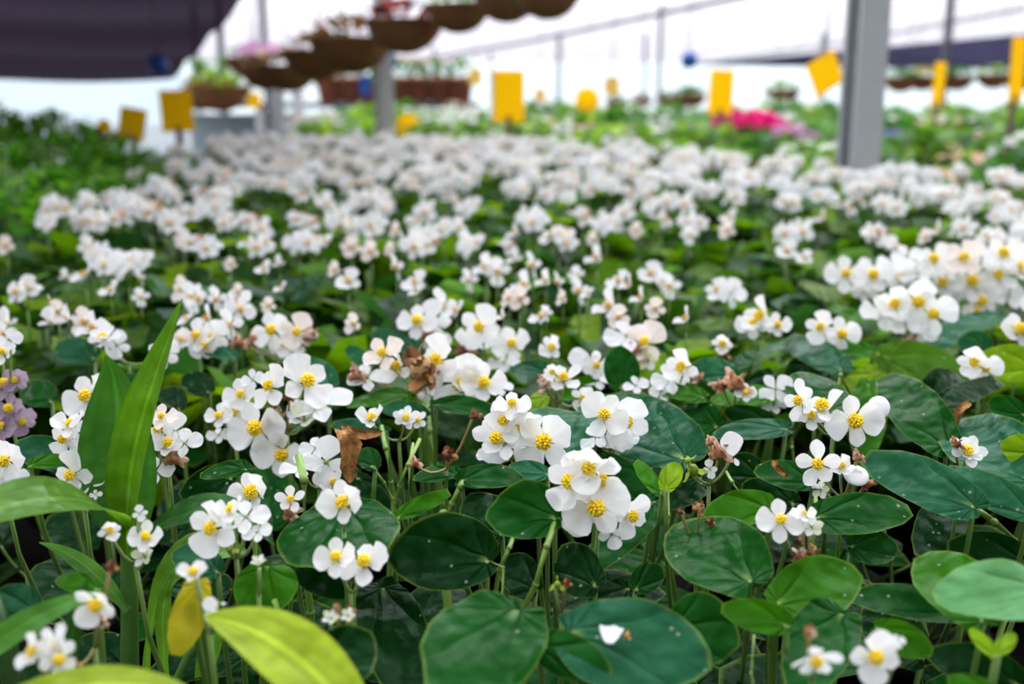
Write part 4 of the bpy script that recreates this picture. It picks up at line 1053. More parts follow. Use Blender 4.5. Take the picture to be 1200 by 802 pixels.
def bed_label(x, Y, row, k):
    if row < 4 and (k == 0 or x > 0.474 * Y):
        side = 'left' if k == 0 else 'right'
        return 'white begonia cut off by the %s edge, %s row behind the sharp clumps' % (side, ORD[row + 1]), 'white begonias cut by the %s edge' % side
    if row < 4:
        return 'blurred white begonia, %s from the left in the %s row behind the sharp clumps' % (ORD[min(k, 12)], ORD[row + 1]), 'white begonias in the middle rows'
    zone = 'middle' if Y < 2.6 else 'far'
    side = -1 if x < -0.12 * Y else 1 if x > 0.16 * Y else 0
    lab = {('middle', -1): 'blurred white begonia in the middle rows near the shaded leafy plants',
           ('middle', 0): 'blurred white begonia in the middle rows at the centre of the bed',
           ('middle', 1): 'blurred white begonia in the middle rows in front of the thick grey post',
           ('far', -1): 'hazy white begonia in the far rows beneath the hanging baskets and small grey post',
           ('far', 0): 'hazy white begonia in the far rows below the tall yellow card',
           ('far', 1): 'hazy white begonia in the far rows by the foot of the thick grey post'}[zone, side]
    return lab, lab.replace('white begonia', 'white begonias')


BED = []
for x, Y, row, k in spots:
    lab, grp = bed_label(x, Y, row, k)
    low = 0.0
    for (hx, hy, hr) in ((740, 292, .20), (885, 345, .16), (430, 325, .10)):   # hollows where the canopy sinks
        q = at(hx, hy, yplane(hy, 25))
        if (Vector((x, Y)) - Vector((q.x, q.y))).length < hr: low = 0.06
    e = empty('begonia_plant', (x, Y, BENCH), lab, 'plant', grp)
    fo = link('foliage', FOLS[R.randrange(len(FOLS))], e)
    fo.rotation_euler = (0, 0, R.uniform(0, 6.28)); s = R.uniform(.92, 1.06) - low * 2
    fo.scale = (s * 1.05, s * 1.05, s)
    kid(fo)
    kid(link('pot', POT, e))
    BED.append((x, Y, e, low))


def add_cluster(e, p, r, yaw=None):
    me = cluster_for(r, R)
    M = Matrix.Translation(p - Vector(e.location)) @ Matrix.Rotation(R.uniform(-.7, .7) if yaw is None else yaw, 4, 'Z') @ Matrix.Scale(r * 1.12, 4)
    kid(link('flower_cluster', me, e, M))


ncl = {}
for px, py, r in MIDC:
    Yc = yplane(py, 21.5 + R.uniform(-.6, .6))
    p = at(px, py, Yc)
    x, Y, e, low = min(BED, key=lambda b: (b[0] - p.x) ** 2 + (b[1] - p.y) ** 2)
    add_cluster(e, p, r / F * Yc * 1.42)
    ncl[e.name] = ncl.get(e.name, 0) + 1
for x, Y, e, low in BED:
    # the drift thickens with blooms towards the far end
    tgt = 0 if Y < 2.0 else 2 if Y < 2.5 else 3 if Y < 3.0 else 5 if Y < 4 else 6
    if low: tgt = 0
    inside = abs(x) < 0.47 * Y
    if not inside: tgt = max(tgt, 4)
    for j in range(max(0, tgt - ncl.get(e.name, 0))):
        a = R.uniform(0, 6.28); q = 0.11 * math.sqrt(R.random())
        add_cluster(e, Vector((x + q * math.cos(a), Y + q * math.sin(a), BENCH + R.uniform(.285, .325))), R.uniform(.015, .027))
print('bed plants', len(BED), 'clusters', sum(ncl.values()))

# ------------------------------------------------------------------ benches, other crops
def bench(name, corners, top, label):
    """slatted grow bench: quadrilateral top on legs; corners (x, y) counter-clockwise"""
    cx = sum(c[0] for c in corners) / 4; cy = sum(c[1] for c in corners) / 4
    e = empty(name, (cx, cy, 0), label, 'bench')
    mb = MB()
    lo = [Vector((x - cx, y - cy, top - 0.04)) for x, y in corners]
    hi = [v + Vector((0, 0, 0.04)) for v in lo]
    mb.add(lo + hi, [(3, 2, 1, 0), (4, 5, 6, 7), (0, 1, 5, 4), (1, 2, 6, 5), (2, 3, 7, 6), (3, 0, 4, 7)])
    kid(link('bench_top', mb.mesh('bench_top', [M_BENCH], False), e))
    for x, y in corners:
        x = cx + (x - cx) * .94; y = cy + (y - cy) * .94
        l = kid(link('leg', rbox('leg', (0.05, 0.05, top - 0.04), [M_GALV]), e))
        l.location = (x - cx, y - cy, (top - 0.04) / 2)
    return e


bench('growing_bench', [(-0.85, 0.15), (1.6, 0.15), (3.6, 5.6), (-1.75, 5.6)], BENCH, 'long black-matted growing bench carrying the white begonias')
bench('growing_bench', [(-4.2, 1.5), (-1.2, 1.5), (-1.95, 6.2), (-5.2, 6.2)], 0.5, 'low bench carrying the tall leafy plants under the black shade net')
bench('growing_bench', [(-1.6, 5.75), (3.7, 5.75), (8.5, 13), (-2.0, 13)], BENCH, 'black-matted bench carrying the mixed green and coloured plants beyond the begonias')
bench('growing_bench', [(3.0, 2.6), (5.4, 2.6), (6.9, 5.7), (4.2, 5.7)], BENCH, 'black-matted bench carrying the green and coral plants to the right of the begonias')

LG = [(0.04, 0.14, 0.02), (0.06, 0.19, 0.025), (0.09, 0.25, 0.03), (0.05, 0.16, 0.05), (0.03, 0.10, 0.02)]
BED_GREENS = {
    'lime': [(0.13, 0.22, 0.03), (0.17, 0.27, 0.05), (0.09, 0.17, 0.03), (0.06, 0.13, 0.03)],
    'mid': [(0.04, 0.11, 0.025), (0.07, 0.16, 0.03), (0.05, 0.12, 0.05), (0.11, 0.19, 0.05)],
    'grey': [(0.12, 0.23, 0.13), (0.16, 0.28, 0.18), (0.08, 0.17, 0.09)],
    'dark': [(0.02, 0.08, 0.02), (0.03, 0.11, 0.03), (0.04, 0.13, 0.03)],
}


def blossoms(R, n, rad, z, color, size=(0.014, 0.024)):
    mb = MB()
    for j in range(n):
        a, q = j * 2.4 + R.uniform(-.4, .4), rad * math.sqrt((j + .5) / n)
        M = frame((R.uniform(-1, 1), R.uniform(-1, 1), 0.1), (R.uniform(-.5, .5), -0.6 + R.uniform(-.4, .4), 0.8), Vector((q * math.cos(a), q * math.sin(a), z - 0.05 * (q / rad) ** 2 + R.uniform(-.01, .02)))) @ Matrix.Scale(R.uniform(*size), 4)
        k = R.uniform(.8, 1.15)
        build_petals(mb, R.choice('onb'), R, tuple(min(c * k, 1) for c in color), False, 0, M)
    return mb.mesh('blossom', [M_PETAL])


CROP = {}
for nm, g in BED_GREENS.items():
    for v in range(2):
        CROP[nm, v] = foliage_mesh(random.Random(hash(nm) % 1 + 900 + v + len(nm) * 7), 64, 0.17, g, 0.29 + 0.02 * v, 0.15, (0.05, 0.10), (0.45, 0.75), 3, 10, (-5, 65))
BLOS = {}
for nm, c in (('magenta', (0.75, 0.02, 0.22)), ('lilac', (0.62, 0.28, 0.55)), ('violet', (0.20, 0.16, 0.50)), ('coral', (0.85, 0.22, 0.16)), ('pink', (0.80, 0.45, 0.50)), ('white', (0.88, 0.88, 0.86)), ('peach', (0.85, 0.55, 0.36)), ('rose', (0.55, 0.12, 0.24)), ('orange', (0.85, 0.28, 0.03))):
    BLOS[nm] = [blossoms(random.Random(len(nm) + 40 + v), 14 if nm not in ('coral', 'peach', 'rose', 'pink', 'white') else 6, 0.12, 0.315, c, (0.02, 0.032)) for v in range(2)]
BLOS['magenta'] = [blossoms(random.Random(77 + v), 34, 0.15, 0.34, (0.80, 0.02, 0.24), (0.03, 0.045)) for v in range(2)]
BLOS['lilac'] = [blossoms(random.Random(87 + v), 26, 0.13, 0.33, (0.68, 0.36, 0.62), (0.025, 0.04)) for v in range(2)]

R = random.Random(21)
# individually visible colour spots: px, py, kind of green, blossom, scale
SPECIAL = [
    (868, 146, 'mid', 'magenta', 1.15), (893, 147, 'mid', 'magenta', 1.1), (927, 149, 'mid', 'lilac', 1.0), (1052, 152, 'grey', 'violet', 1.0), (1070, 146, 'grey', 'violet', .9),
    (1122, 182, 'mid', 'coral', .8), (1105, 160, 'lime', 'peach', .9), (1150, 150, 'mid', 'peach', .9), (905, 168, 'lime', 'peach', .8), (867, 174, 'lime', 'rose', .8),
    (538, 172, 'mid', 'rose', 1.0), (610, 196, 'mid', 'rose', .8), (697, 198, 'mid', 'lilac', .7), (763, 194, 'mid', 'pink', .8), (782, 184, 'mid', 'rose', .7), (1185, 205, 'mid', 'pink', .9), (1075, 182, 'lime', 'white', .8),
    (1100, 178, 'dark', 'white', .8), (640, 140, 'lime', 'orange', 1.0), (735, 144, 'lime', 'peach', 1.0), (410, 160, 'mid', 'rose', .8), (560, 140, 'mid', 'peach', .9),
]
CROPNAME = {'magenta': 'magenta-flowered', 'lilac': 'lilac-flowered', 'violet': 'violet-blue', 'coral': 'coral-flowered', 'pink': 'pale pink', 'white': 'white-flowered', 'peach': 'peach-flowered', 'rose': 'rose-pink', 'orange': 'orange-flowered'}
taken = []


def crop(x, y, z, gk, bl, sc, label, group, rz):
    e = empty('bedding_plant', (x, y, z), label, 'plant', group)
    f = kid(link('foliage', CROP[gk, R.randrange(2)], e)); f.rotation_euler = (0, 0, rz); f.scale = (sc,) * 3
    pt = kid(link('pot', POT, e)); pt.scale = (1.1, 1.1, 1)
    if bl:
        b = kid(link('blossom', BLOS[bl][R.randrange(2)], e)); b.rotation_euler = (0, 0, rz); b.scale = (sc,) * 3
        b['kind'] = 'stuff'
    return e


WHERE = {0: 'the tall yellow card', 1: 'the thick grey post', 2: 'the small grey post'}
seen_lab = {}
for px, py, gk, bl, sc in SPECIAL:
    Y = min(yplane(py, 20), 12.0)
    p = at(px, py, Y)
    near = 'just left of the thick grey post' if 800 < px < 985 else 'just right of the thick grey post' if px >= 985 else 'by the small grey post' if px < 500 else 'near the tall yellow card' if px < 660 else 'midway between yellow card and thick post'
    d = 'low' if py > 165 else 'high'
    lab = '%s%s plant %s' % ('nearer ' if d == 'low' else '', CROPNAME[bl], near)
    n = seen_lab.get(lab, 0); seen_lab[lab] = n + 1
    if n: lab = lab.replace(' plant', ' plant, ' + ('second' if n == 1 else 'third') + ' from the left,', 1)
    crop(p.x, p.y, BENCH, gk, bl, sc, lab, None, R.uniform(0, 6))
    taken.append((p.x, p.y))

Y = 2.6
row = 0
ncrop = 0
while Y < 12.5:
    sp = 0.27 + 0.028 * Y
    x = -0.12 * Y - 1.0 if Y > 5.2 else 0.1
    x += (row % 2) * sp / 2
    while x < 0.49 * Y + 0.2:
        if (Y > far_edge(x) + 0.16 and x > -0.13 * Y - 0.45) and all((x - a) ** 2 + (Y - b) ** 2 > 0.03 for a, b in taken):
            # greens change from lime in the middle to grey and dark towards the right
            u = x / Y
            gk = R.choice(['lime', 'lime', 'mid'] if u < 0.22 else ['mid', 'mid', 'lime', 'dark', 'grey']) if Y < 7.5 else R.choice(['mid', 'grey', 'lime', 'dark'])
            bl = 'white' if R.random() < (0.5 if u < 0.05 else 0.22) else ('peach' if R.random() < 0.18 else None)
            side = 'near the tall yellow card' if u < 0.12 else 'beside the thick grey post' if u < 0.36 else 'right of the thick grey post'
            lab = 'hazy %s %s plant %s, %s' % ({'lime': 'lime-green', 'mid': 'mid-green', 'grey': 'grey-green', 'dark': 'dark green'}[gk], {'white': 'white-flowered', 'peach': 'peach-flowered', None: 'leafy'}[bl], side, 'nearer rows' if Y < 6.5 else 'farther rows')
            crop(x + R.uniform(-.05, .05), Y + R.uniform(-.05, .05), BENCH, gk, bl, R.uniform(.85, 1.15) * (1 + 0.02 * Y), lab, lab.replace(' plant ', ' plants '), R.uniform(0, 6))
            ncrop += 1
        x += sp
    row += 1
    Y += sp * 0.95
print('crops', ncrop)

# tall leafy plants under the shade net
TALL = [foliage_mesh(random.Random(400 + i), 150, 0.26, [(0.055, 0.18, 0.02), (0.10, 0.27, 0.03), (0.03, 0.11, 0.016), (0.16, 0.34, 0.05)], 0.66, 0.36, (0.06, 0.13), (0.26, 0.42), 3, 10, (-25, 75), None, 10) for i in range(3)]
for i, (px, ptop, Y) in enumerate([(20, 205, 2.15), (-60, 175, 2.3), (60, 185, 2.5), (125, 195, 2.9), (0, 150, 2.9), (70, 150, 3.2), (130, 165, 3.6), (170, 200, 3.5), (30, 128, 3.7), (100, 135, 4.2), (-30, 125, 4.0), (165, 172, 4.8), (60, 122, 5.0), (0, 118, 5.2), (130, 150, 5.6), (190, 182, 5.2), (205, 175, 5.9)]):
    p = at(px, ptop, Y)
    h = p.z - 0.5
    e = empty('leafy_plant', (p.x, Y, 0.5), 'tall bright-leaved green plant under the black shade net', 'plant', 'tall leafy plants under the black shade net')
    f = kid(link('foliage', TALL[i % 3], e)); f.rotation_euler = (0, 0, R.uniform(0, 6)); f.scale = (1, 1, h / 0.68)
    pt = kid(link('pot', POT, e)); pt.scale = (1.6, 1.6, 1.3)

# ------------------------------------------------------------------ house: ground, film roof and walls, posts, purlins, net
def struct(name, mb_or_me, mats=None, label=None, smooth=False):
    me = mb_or_me if not isinstance(mb_or_me, MB) else mb_or_me.mesh(name, mats, smooth)
    o = link(name, me)
    o['kind'] = 'structure'
    if label: o['label'] = label
    return o


def quadgrid(mb, a, b, c, d, nu, nv, fn=None):
    a, b, c, d = map(Vector, (a, b, c, d))
    vs = []
    for j in range(nv + 1):
        for i in range(nu + 1):
            u, v = i / nu, j / nv
            p = a.lerp(b, u).lerp(d.lerp(c, u), v)
            if fn: p = p + Vector(fn(u, v))
            vs.append(p)
    w = nu + 1
    mb.add(vs, [(j * w + i, j * w + i + 1, (j + 1) * w + i + 1, (j + 1) * w + i) for j in range(nv) for i in range(nu)])


mb = MB(); quadgrid(mb, (-60, -12, 0), (60, -12, 0), (60, 60, 0), (-60, 60, 0), 1, 1); struct('floor', mb, [M_GROUND])
M_ROOF = film('roof_film', (0.52, (0.93, 0.92, 0.98)), (0.36, 0.335, 0.40), 0.25, (1, 0.3, 1))
M_WALLF = film('wall_film', (0.34, (0.75, 0.88, 0.95)), (0.82, 0.92, 0.97), 0.3, (1, 1, 1))
M_NET = film('black_shade_net', (0.014, (0.5, 0.42, 0.6)), (0.014, 0.010, 0.015), 1.2, (0.3, 2.0, 1), 0.75)
M_NETR = film('dark_shade_net', (0.04, (0.5, 0.45, 0.7)), (0.03, 0.03, 0.06), 1.0, (1, 1, 1))


def roof_z(Y):
    return 4.3 - 0.0525 * Y


mb = MB()
quadgrid(mb, (-45, -10, roof_z(-10)), (45, -10, roof_z(-10)), (45, 40, roof_z(40)), (-45, 40, roof_z(40)), 30, 20, lambda u, v: (0, 0, 0.06 * math.sin(u * 95) ** 2))
struct('ceiling', mb, [M_ROOF], 'translucent white film roof', True)
mb = MB(); quadgrid(mb, (-45, 40, 0), (45, 40, 0), (45, 40, roof_z(40)), (-45, 40, roof_z(40)), 20, 1); struct('wall_back', mb, [M_WALLF])
a, b = at(-160, 184, 12), at(236, 176, 18)
mb = MB(); quadgrid(mb, (a.x, 12, 0), (b.x, 18, 0), (b.x, 18, 1.48), (a.x, 12, 1.52), 8, 3); struct('wall_left', mb, [M_WALLF])

# black shade net sloping down at the upper left, with a sag between its wires
mb = MB()
quadgrid(mb, at(-700, -170, 3.6), at(432, -170, 3.6), at(198, 93, 9.0), at(-330, 97, 9.0), 24, 40, lambda u, v: (0, 0, -0.035 * abs(math.sin(v * PI * 5)) - 0.02 * math.sin(u * PI * 3)))
quadgrid(mb, (-6.5, 1.6, 2.6), (-0.95, 1.6, 2.45), at(432, -170, 3.6), at(-700, -170, 3.6), 24, 20, lambda u, v: (0, 0, -0.03 * abs(math.sin(v * PI * 3))))  # unseen overhead panel, added to shade the plants on the left
net = struct('shade_net', mb, [M_NET], None, True)
del net['kind']
tag(net, 'black shade net sloping down over the tall leafy plants', 'shade net')
mb = MB()
quadgrid(mb, at(1035, 80, 22), at(1330, 82, 22), at(1330, 28, 20), at(800, 76, 24), 16, 6, lambda u, v: (0, 0.1 * math.sin(u * 30), 0))
o = struct('shade_net', mb, [M_NETR], None, True)
del o['kind']
tag(o, 'dark blue-grey net rolled along the far eave behind the thick grey post', 'shade net')


def pipe(name, pts, r, mat, label=None):
    mb = MB(); tube(mb, pts, r, (1, 1, 1), 10)
    return struct(name, mb, [mat], label, True)


pipe('roof_beam', [at(455, 78, 37.5), at(620, 48, 30), at(880, -6, 21)], 0.05, M_DARKM)
pipe('roof_beam', [at(800, 77, 38), at(1000, 47, 31), at(1230, 4, 24)], 0.05, M_GALV)
pipe('roof_beam', [at(300, 60, 36), at(560, 16, 27), at(700, -10, 22)], 0.03, M_GALV)


def post(px_top, py_top, px_bot, Y, w, mat, z0=0.0, z1=None):
    p = at(px_bot, HOR, Y)
    h = (z1 if z1 else roof_z(Y)) - z0
    o = struct('steel_column', rbox('steel_column', (w, w, h), [mat], 0.006))
    o.location = (p.x, Y, z0 + h / 2)
    return o


# thick square post: its dark flank and pale face both show
p = at(1011, HOR, 3.28)
mb = MB()
h = roof_z(3.3); q = 0.046
prof = [(-q, -q), (q, -q), (q, q), (-q, q), (-q, q - .016), (-q + .006, q - .016), (-q + .006, q - .006), (q - .006, q - .006), (q - .006, -q + .006), (-q + .006, -q + .006), (-q + .006, -q + .016), (-q, -q + .016)]
n = len(prof)
mb.add([(x, y, z) for z in (0, h) for x, y in prof], [(i, (i + 1) % n, n + (i + 1) % n, n + i) for i in range(n)])
o = struct('steel_column', mb, [M_GALV], 'thick galvanised channel post')
o.location = (p.x, 3.28, 0)
o.rotation_euler = (0, 0, math.radians(14))
o = post(447, 0, 450, 5.8, 0.085, M_GALV, 0, 2.6); o.rotation_euler = (0, 0, 0.4)
post(325, 0, 325, 12.6, 0.14, M_GALV, 0, 1.28)
post(348, 0, 348, 13.2, 0.13, M_WHITE, 0, 1.3)
for px, Y, w, m in ((313, 16, .085, M_DARKM), (262, 20, .10, M_DARKM), (772, 24, .10, M_GALV), (655, 30, .12, M_GALV), (1105, 20, .12, M_DARKM), (962, 30, .16, M_GALV), (232, 24, .09, M_DARKM), (510, 34, .12, M_GALV), (575, 36, .10, M_GALV), (755, 30, .07, M_DARKM)):
    post(px, 0, px, Y, w, m)

# white display bench far behind, with terracotta pots on it
YB = 13.8
top = at(300, 120, YB).z
x0, x1 = at(205, 120, YB).x, at(562, 120, YB).x
db = empty('display_bench', ((x0 + x1) / 2, YB, 0), 'far white bench on pale legs beneath the hanging baskets', 'bench')
t = kid(link('bench_top', rbox('bench_top', (x1 - x0, 0.9, 0.06), [M_DARKM]), db)); t.location = (0, 0, top - 0.03)
for q in (-.46, -.2, .1, .3, .46):
    l = kid(link('leg', rbox('leg', (0.09, 0.09, top - 0.06), [M_WHITE]), db)); l.location = (q * (x1 - x0), -.38, (top - .06) / 2)
sp = kid(link('skirt_panel', rbox('skirt_panel', ((x1 - x0) * .96, 0.02, 0.5), [plain('pale_blue_sheet', (0.50, 0.66, 0.74), 0.6, nscale=4, namt=.15)]), db)); sp.location = (0, .35, top - 0.4)


def lathe(mb, prof, sg=20, col=(1, 1, 1), mat=0, R=None, jit=0.0):
    vs = []
    for q, z in prof:
        for k in range(sg):
            j = 1 + (R.uniform(-jit, jit) if R else 0)
            vs.append(Vector((q * j * math.cos(2 * PI * k / sg), q * j * math.sin(2 * PI * k / sg), z)))
    fs = [(i * sg + k, i * sg + (k + 1) % sg, (i + 1) * sg + (k + 1) % sg, (i + 1) * sg + k) for i in range(len(prof) - 1) for k in range(sg)]
    mb.add(vs, fs, col, None, mat)


mb = MB(); lathe(mb, [(0, 0), (.09, 0), (.12, .19), (.13, .19), (.13, .23), (.115, .23), (.11, .2), (0, .2)])
TPOT = mb.mesh('flower_pot', [M_TERRA], True)
mb = MB(); lathe(mb, [(0, .2), (.11, .2)]); TSOIL = mb.mesh('soil', [M_SOIL])
SMALLFOL = foliage_mesh(random.Random(61), 30, 0.14, BED_GREENS['mid'], 0.4, 0.2, (0.08, 0.14), (.4, .7), 2, 9, (0, 70), None, 3)
for i, px in enumerate((240, 268, 388, 412, 436, 470, 492, 516, 540)):
    p = at(px, 118, YB)
    e = empty('flower_pot', (p.x, YB - .1, top), 'terracotta pot on the far white bench, %s from the left' % ORD[i + 1], 'pot', 'terracotta pots on the far bench')
    kid(link('pot', TPOT, e)); kid(link('soil', TSOIL, e)); e.scale = (1.35,) * 3
    f = kid(link('foliage', SMALLFOL, e)); f.rotation_euler = (0, 0, i)
    if i in (2, 4, 5, 7):
        b = kid(link('blossom', BLOS['coral' if i % 2 else 'peach'][0], e)); b.scale = (1.3,) * 3; b['kind'] = 'stuff'

# ------------------------------------------------------------------ hanging baskets
BOWL = MB()
lathe(BOWL, [(0, -0.78), (.3, -.74), (.62, -.58), (.88, -.28), (1.0, 0.02), (1.03, 0.04), (0.98, 0.06), (0.9, -.02), (0, -.04)], 26, (1, 1, 1), 0, random.Random(3), 0.025)
BOWL = BOWL.mesh('bowl', [M_COIR])
WIRES = MB()
for k in range(3):
    a = 2 * PI * k / 3 + .4
    tube(WIRES, [(math.cos(a), math.sin(a), 0.03), (0.03 * math.cos(a), 0.03 * math.sin(a), 2.6)], 0.012, (1, 1, 1), 5)
tube(WIRES, [(0, 0, 2.55), (0, 0, 3.2)], 0.015, (1, 1, 1), 5)
WIRES = WIRES.mesh('hanger', [M_DARKM])
BFOL = {}
for nm, g in (('green', BED_GREENS['lime']), ('maroon', [(0.10, 0.015, 0.03), (0.14, 0.02, 0.05), (0.05, 0.012, 0.02)]), ('brown', [(0.10, 0.04, 0.015), (0.06, 0.045, 0.012), (0.14, 0.06, 0.025)]), ('dark', BED_GREENS['dark'])):
    BFOL[nm] = foliage_mesh(random.Random(len(nm) + 5), 80, 1.0, g, 0.55, 0.8, (0.22, 0.5), (.4, .7), 3, 10, (-10, 60), [M_FOL, M_STEM], 4)
for px, py, wpx, Y, fol, bl, lab in [
    (642, 2, 66, 4.2, 'dark', None, 'coir hanging basket at the top edge, nearest the middle of the roof'),
    (594, 5, 68, 4.6, 'dark', None, 'coir hanging basket at the top edge, second of the row'),
    (537, 18, 66, 4.9, 'green', 'white', 'coir hanging basket with lime green foliage spilling over its rim'),
    (474, 38, 78, 5.15, 'maroon', None, 'coir hanging basket with dark maroon foliage above the small grey post'),
    (412, 60, 84, 5.6, 'brown', None, 'brown hanging basket with dry trailing growth left of the small grey post'),
    (372, 72, 70, 6.1, 'brown', None, 'brown shaggy hanging basket, fourth from the left end of the row'),
    (338, 88, 62, 6.8, 'brown', 'peach', 'brown hanging basket with pale peach blooms near the left end of the row'),
    (312, 88, 56, 7.5, 'brown', 'lilac', 'hanging basket with a bright pink-lilac bloom'),
    (290, 76, 46, 8.2, 'dark', None, 'small dark leafy hanging basket at the left end of the row'),
    (258, 112, 62, 12.0, 'green', None, 'low hanging basket with yellow-green leaves behind the yellow cards'),
    (236, 116, 44, 12.6, 'brown', None, 'low brown hanging basket beside the square yellow card'),
]:
    p = at(px, py, Y)
    r = wpx / 2 / F * Y * 1.15
    p.z += .25 * r
    e = empty('hanging_basket', p, lab, 'basket', 'hanging baskets in the slanting row')
    for nm, me in (('bowl', BOWL), ('foliage', BFOL[fol]), ('hanger', WIRES)):
        c = kid(link(nm, me, e)); c.scale = (r,) * 3; c.rotation_euler = (0, 0, px)
        if nm == 'hanger': c.scale = (r, r, (roof_z(Y) - p.z) / 3.2)
    if bl:
        b = kid(link('blossom', BLOS[bl][0], e)); s = r / .15; b.scale = (s, s, s); b.location = (0, -r * .5, -s * .3 + r * .55); b['kind'] = 'stuff'
for i, px in enumerate((655, 690, 722, 752, 782, 812)):
    p = at(px, 124 - i * 2.6, 20)
    e = empty('hanging_basket', p, 'brown basket in the far low row beyond the round yellow cards', 'basket', 'brown baskets in the far low row')
    for nm, me in (('bowl', BOWL), ('foliage', BFOL['brown' if i % 2 else 'dark']), ('hanger', WIRES)):
        c = kid(link(nm, me, e)); c.scale = (.2,) * 3; c.rotation_euler = (0, 0, px)
        if nm == 'hanger': c.scale = (.2, .2, (roof_z(20) - p.z) / 3.2)
for i, (px, py) in enumerate(((808, 112), (917, 106), (1056, 92), (1082, 90), (1122, 90), (1165, 88), (1196, 90))):
    p = at(px, py, 15)
    e = empty('hanging_basket', p, ('leafy brown basket far behind, %s from the left in the thick post row' % ORD[i + 1]), 'basket', 'brown baskets far behind the thick post')
    for nm, me in (('bowl', BOWL), ('foliage', BFOL['green' if i % 2 else 'dark']), ('hanger', WIRES)):
        c = kid(link(nm, me, e)); c.scale = (.24,) * 3; c.rotation_euler = (0, 0, px)
        if nm == 'hanger': c.scale = (.24, .24, (roof_z(15) - p.z) / 3.2)
    if i in (3, 5):
        b = kid(link('blossom', BLOS['white' if i == 5 else 'orange'][0], e)); b.scale = (1.5,) * 3; b.location = (0, -.1, -.38); b['kind'] = 'stuff'

# ------------------------------------------------------------------ yellow sticky cards on stakes
def card(px, py, w, h, Y, lab, rot=0.0, yaw=0.0, mat=None, round_=False, hang=False, zb=None):
    p = at(px, py, Y)
    W, H = w / F * Y, h / F * Y
    e = empty('sticky_card', (p.x, Y, p.z - H / 2), lab, 'card', 'yellow sticky cards')
    if round_:
        mb = MB(); lathe(mb, [(0, -.0015), (W / 2 * .96, -.0015), (W / 2, 0), (W / 2 * .96, .0015), (0, .0015)], 28)
        me = mb.mesh('card', [mat or M_TRAP])
        c = kid(link('card', me, e)); c.rotation_euler = (PI / 2, 0, yaw)
    else:
        c = kid(link('card', rbox('card', (W, 0.004, H), [mat or M_TRAP], 0.0015), e)); c.rotation_euler = (0, rot, yaw)
    c.location = (0, 0, H / 2)
    mb = MB()
    if hang:
        tube(mb, [(0, .004, H * .9), (0, .004, roof_z(Y) - p.z + H / 2)], 0.0035, (1, 1, 1), 6)
        kid(link('hanger', mb.mesh('hanger', [M_DARKM]), e))
    else:
        tube(mb, [(0, .008, H * .12), (0, .008, -(p.z - H / 2 - (zb if zb is not None else BENCH)))], 0.010 + 0.0008 * Y, (1, 1, 1), 7)
        kid(link('stake', mb.mesh('stake', [M_WOOD]), e))
    return e


card(207, 130, 36, 47, 5.0, 'square yellow sticky card standing over the far left corner of the begonias', -.04, .2)
card(155, 145, 30, 36, 5.6, 'yellow sticky card tilted among the leafy plants beside the square one', .2, .5, zb=.5)
card(122, 148, 17, 19, 7.5, 'tiny round yellow card left of the tilted card', round_=True, zb=0.0)
card(596, 113, 36, 58, 4.9, 'tall rectangular yellow sticky card rising from the middle of the bed', 0, .1)
card(478, 149, 29, 29, 5.6, 'round yellow card just right of the small grey post', round_=True)
card(688, 117, 28, 29, 7.5, 'round yellow card right of the tall rectangular card', round_=True)
card(717, 101, 17, 20, 11, 'small pale yellow card next to the round card', 0, .1, M_TRAPP, hang=True)
card(557, 90, 15, 18, 13, 'faint pale yellow card above and left of the tall card', 0, .1, M_TRAPP, hang=True)
card(633, 113, 13, 16, 14, 'faint small yellow card between tall card and round card', 0, .1, M_TRAPP, hang=True)
card(845, 108, 29, 50, 6.2, 'upright yellow card above the magenta flowers', .03, .15)
card(967, 86, 42, 40, 4.4, 'yellow card tilted and half hidden behind the thick grey post', -.5, .4, hang=True)
card(1100, 99, 21, 49, 5.5, 'narrow yellow card right of the thick grey post', .04, .6)
card(1192, 82, 24, 72, 4.2, 'tall yellow card cut by the edge beside the dark net', -.03, .5)
card(297, 118, 17, 17, 12, 'small yellow card under the lilac-flowered basket', 0, .1, hang=True)
card(-3, 192, 12, 34, 3.0, 'yellow card barely showing at the edge among the leafy plants', 0, .3, zb=.5)

# blue balls and tags hung from the roof
def ball(px, py, d, Y, lab):
    p = at(px, py, Y); r = d / 2 / F * Y
    e = empty('blue_lure', p, lab, 'lure')
    mb = MB(); blob(mb, (0, 0, 0), r, (1, 1, 1), 0, 20, 12)
    kid(link('ball', mb.mesh('ball', [M_BLUE]), e))
    mb = MB(); tube(mb, [(0, 0, r * .9), (0, 0, roof_z(Y) - p.z)], 0.004, (1, 1, 1), 5)
    kid(link('hanger', mb.mesh('hanger', [M_DARKM]), e))


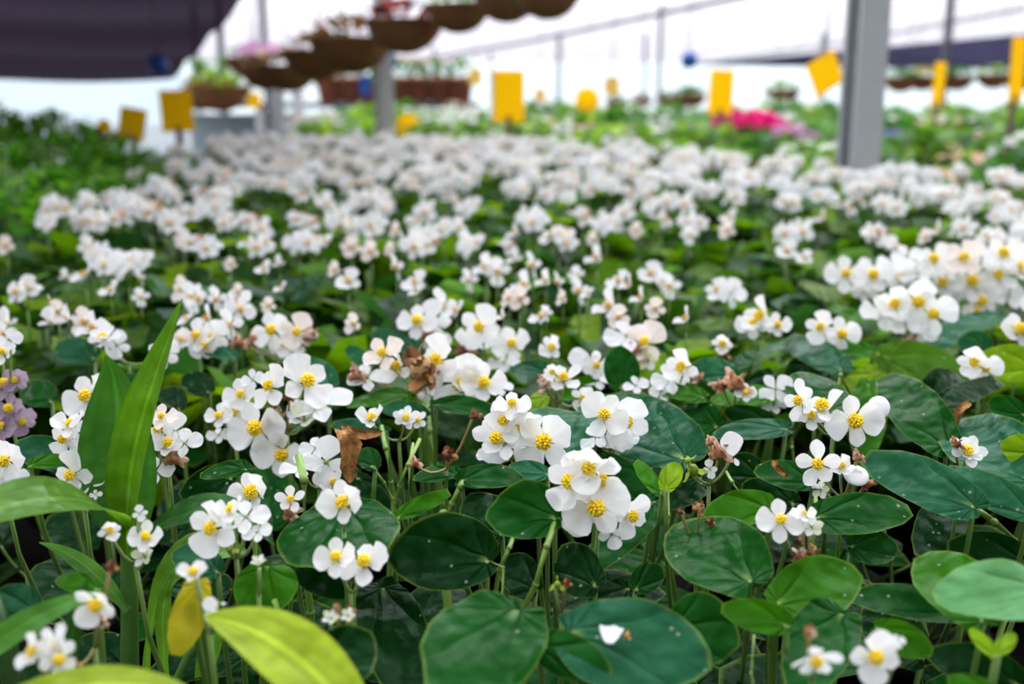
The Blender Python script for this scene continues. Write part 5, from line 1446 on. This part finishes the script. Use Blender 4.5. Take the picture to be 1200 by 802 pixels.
ball(185, 76, 25, 7.0, 'round blue ball hanging in front of the black shade net')
ball(808, 70, 20, 12.0, 'small blue ball hanging far behind the upright yellow card')
card(428, 100, 13, 22, 9.0, 'small blue card hanging left of the small grey post', 0, .1, M_BLUE, hang=True)['category'] = 'card'
card(459, 71, 9, 18, 9.0, 'small blue card hanging just right of the small grey post', 0, .1, M_BLUE, hang=True)

# ------------------------------------------------------------------ daylight
w = bpy.data.worlds.new('overcast_sky')
S.world = w
w.use_nodes = True
nt = w.node_tree; nt.nodes.clear()
tc = N(nt, 'ShaderNodeTexCoord'); sep = N(nt, 'ShaderNodeSeparateXYZ')
nt.links.new(tc.outputs['Generated'], sep.inputs[0])
hf = math_node(nt, 'MULTIPLY_ADD', sep.outputs[1], 0.5); nt.nodes[-1].inputs[2].default_value = 0.5
fw = math_node(nt, 'POWER', hf, 2.0)
zz = math_node(nt, 'MULTIPLY', math_node(nt, 'MAXIMUM', sep.outputs[2], 0.0), SKY_ZEN)
zz = math_node(nt, 'MULTIPLY', zz, math_node(nt, 'MULTIPLY_ADD', fw, 1.25)); nt.nodes[-2].inputs[2].default_value = 0.15
g = math_node(nt, 'ADD', zz, math_node(nt, 'MULTIPLY', fw, SKY_HOR))
g = math_node(nt, 'ADD', g, 0.12)
c = mixc(nt, 1.0, (0.97, 0.99, 0.99), g, 'MULTIPLY')
bg = N(nt, 'ShaderNodeBackground'); nt.links.new(c, bg.inputs[0])
out = N(nt, 'ShaderNodeOutputWorld'); nt.links.new(bg.outputs[0], out.inputs[0])

cam = bpy.data.cameras.new('camera')
cam.sensor_width = 36.0
cam.lens = F / 1200 * 36
cam.clip_start, cam.clip_end = 0.01, 300
cam.dof.use_dof = True
cam.dof.focus_distance = 0.67
cam.dof.aperture_fstop = FSTOP
co = bpy.data.objects.new('camera', cam); COL.objects.link(co)
co.location = CAM
co.rotation_euler = (PI / 2 - PITCH, 0, 0)
S.camera = co
vs = S.view_settings
S.display_settings.display_device = 'sRGB'
vs.view_transform = 'Standard'; vs.look = 'None'; vs.gamma = 1.0; vs.exposure = EXPO; vs.use_curve_mapping = False
S.cycles.max_bounces = 8
S.cycles.diffuse_bounces = 4
S.cycles.transmission_bounces = 5
S.cycles.transparent_max_bounces = 8
S.cycles.use_denoising = True
S.cycles.sample_clamp_indirect = 6.0
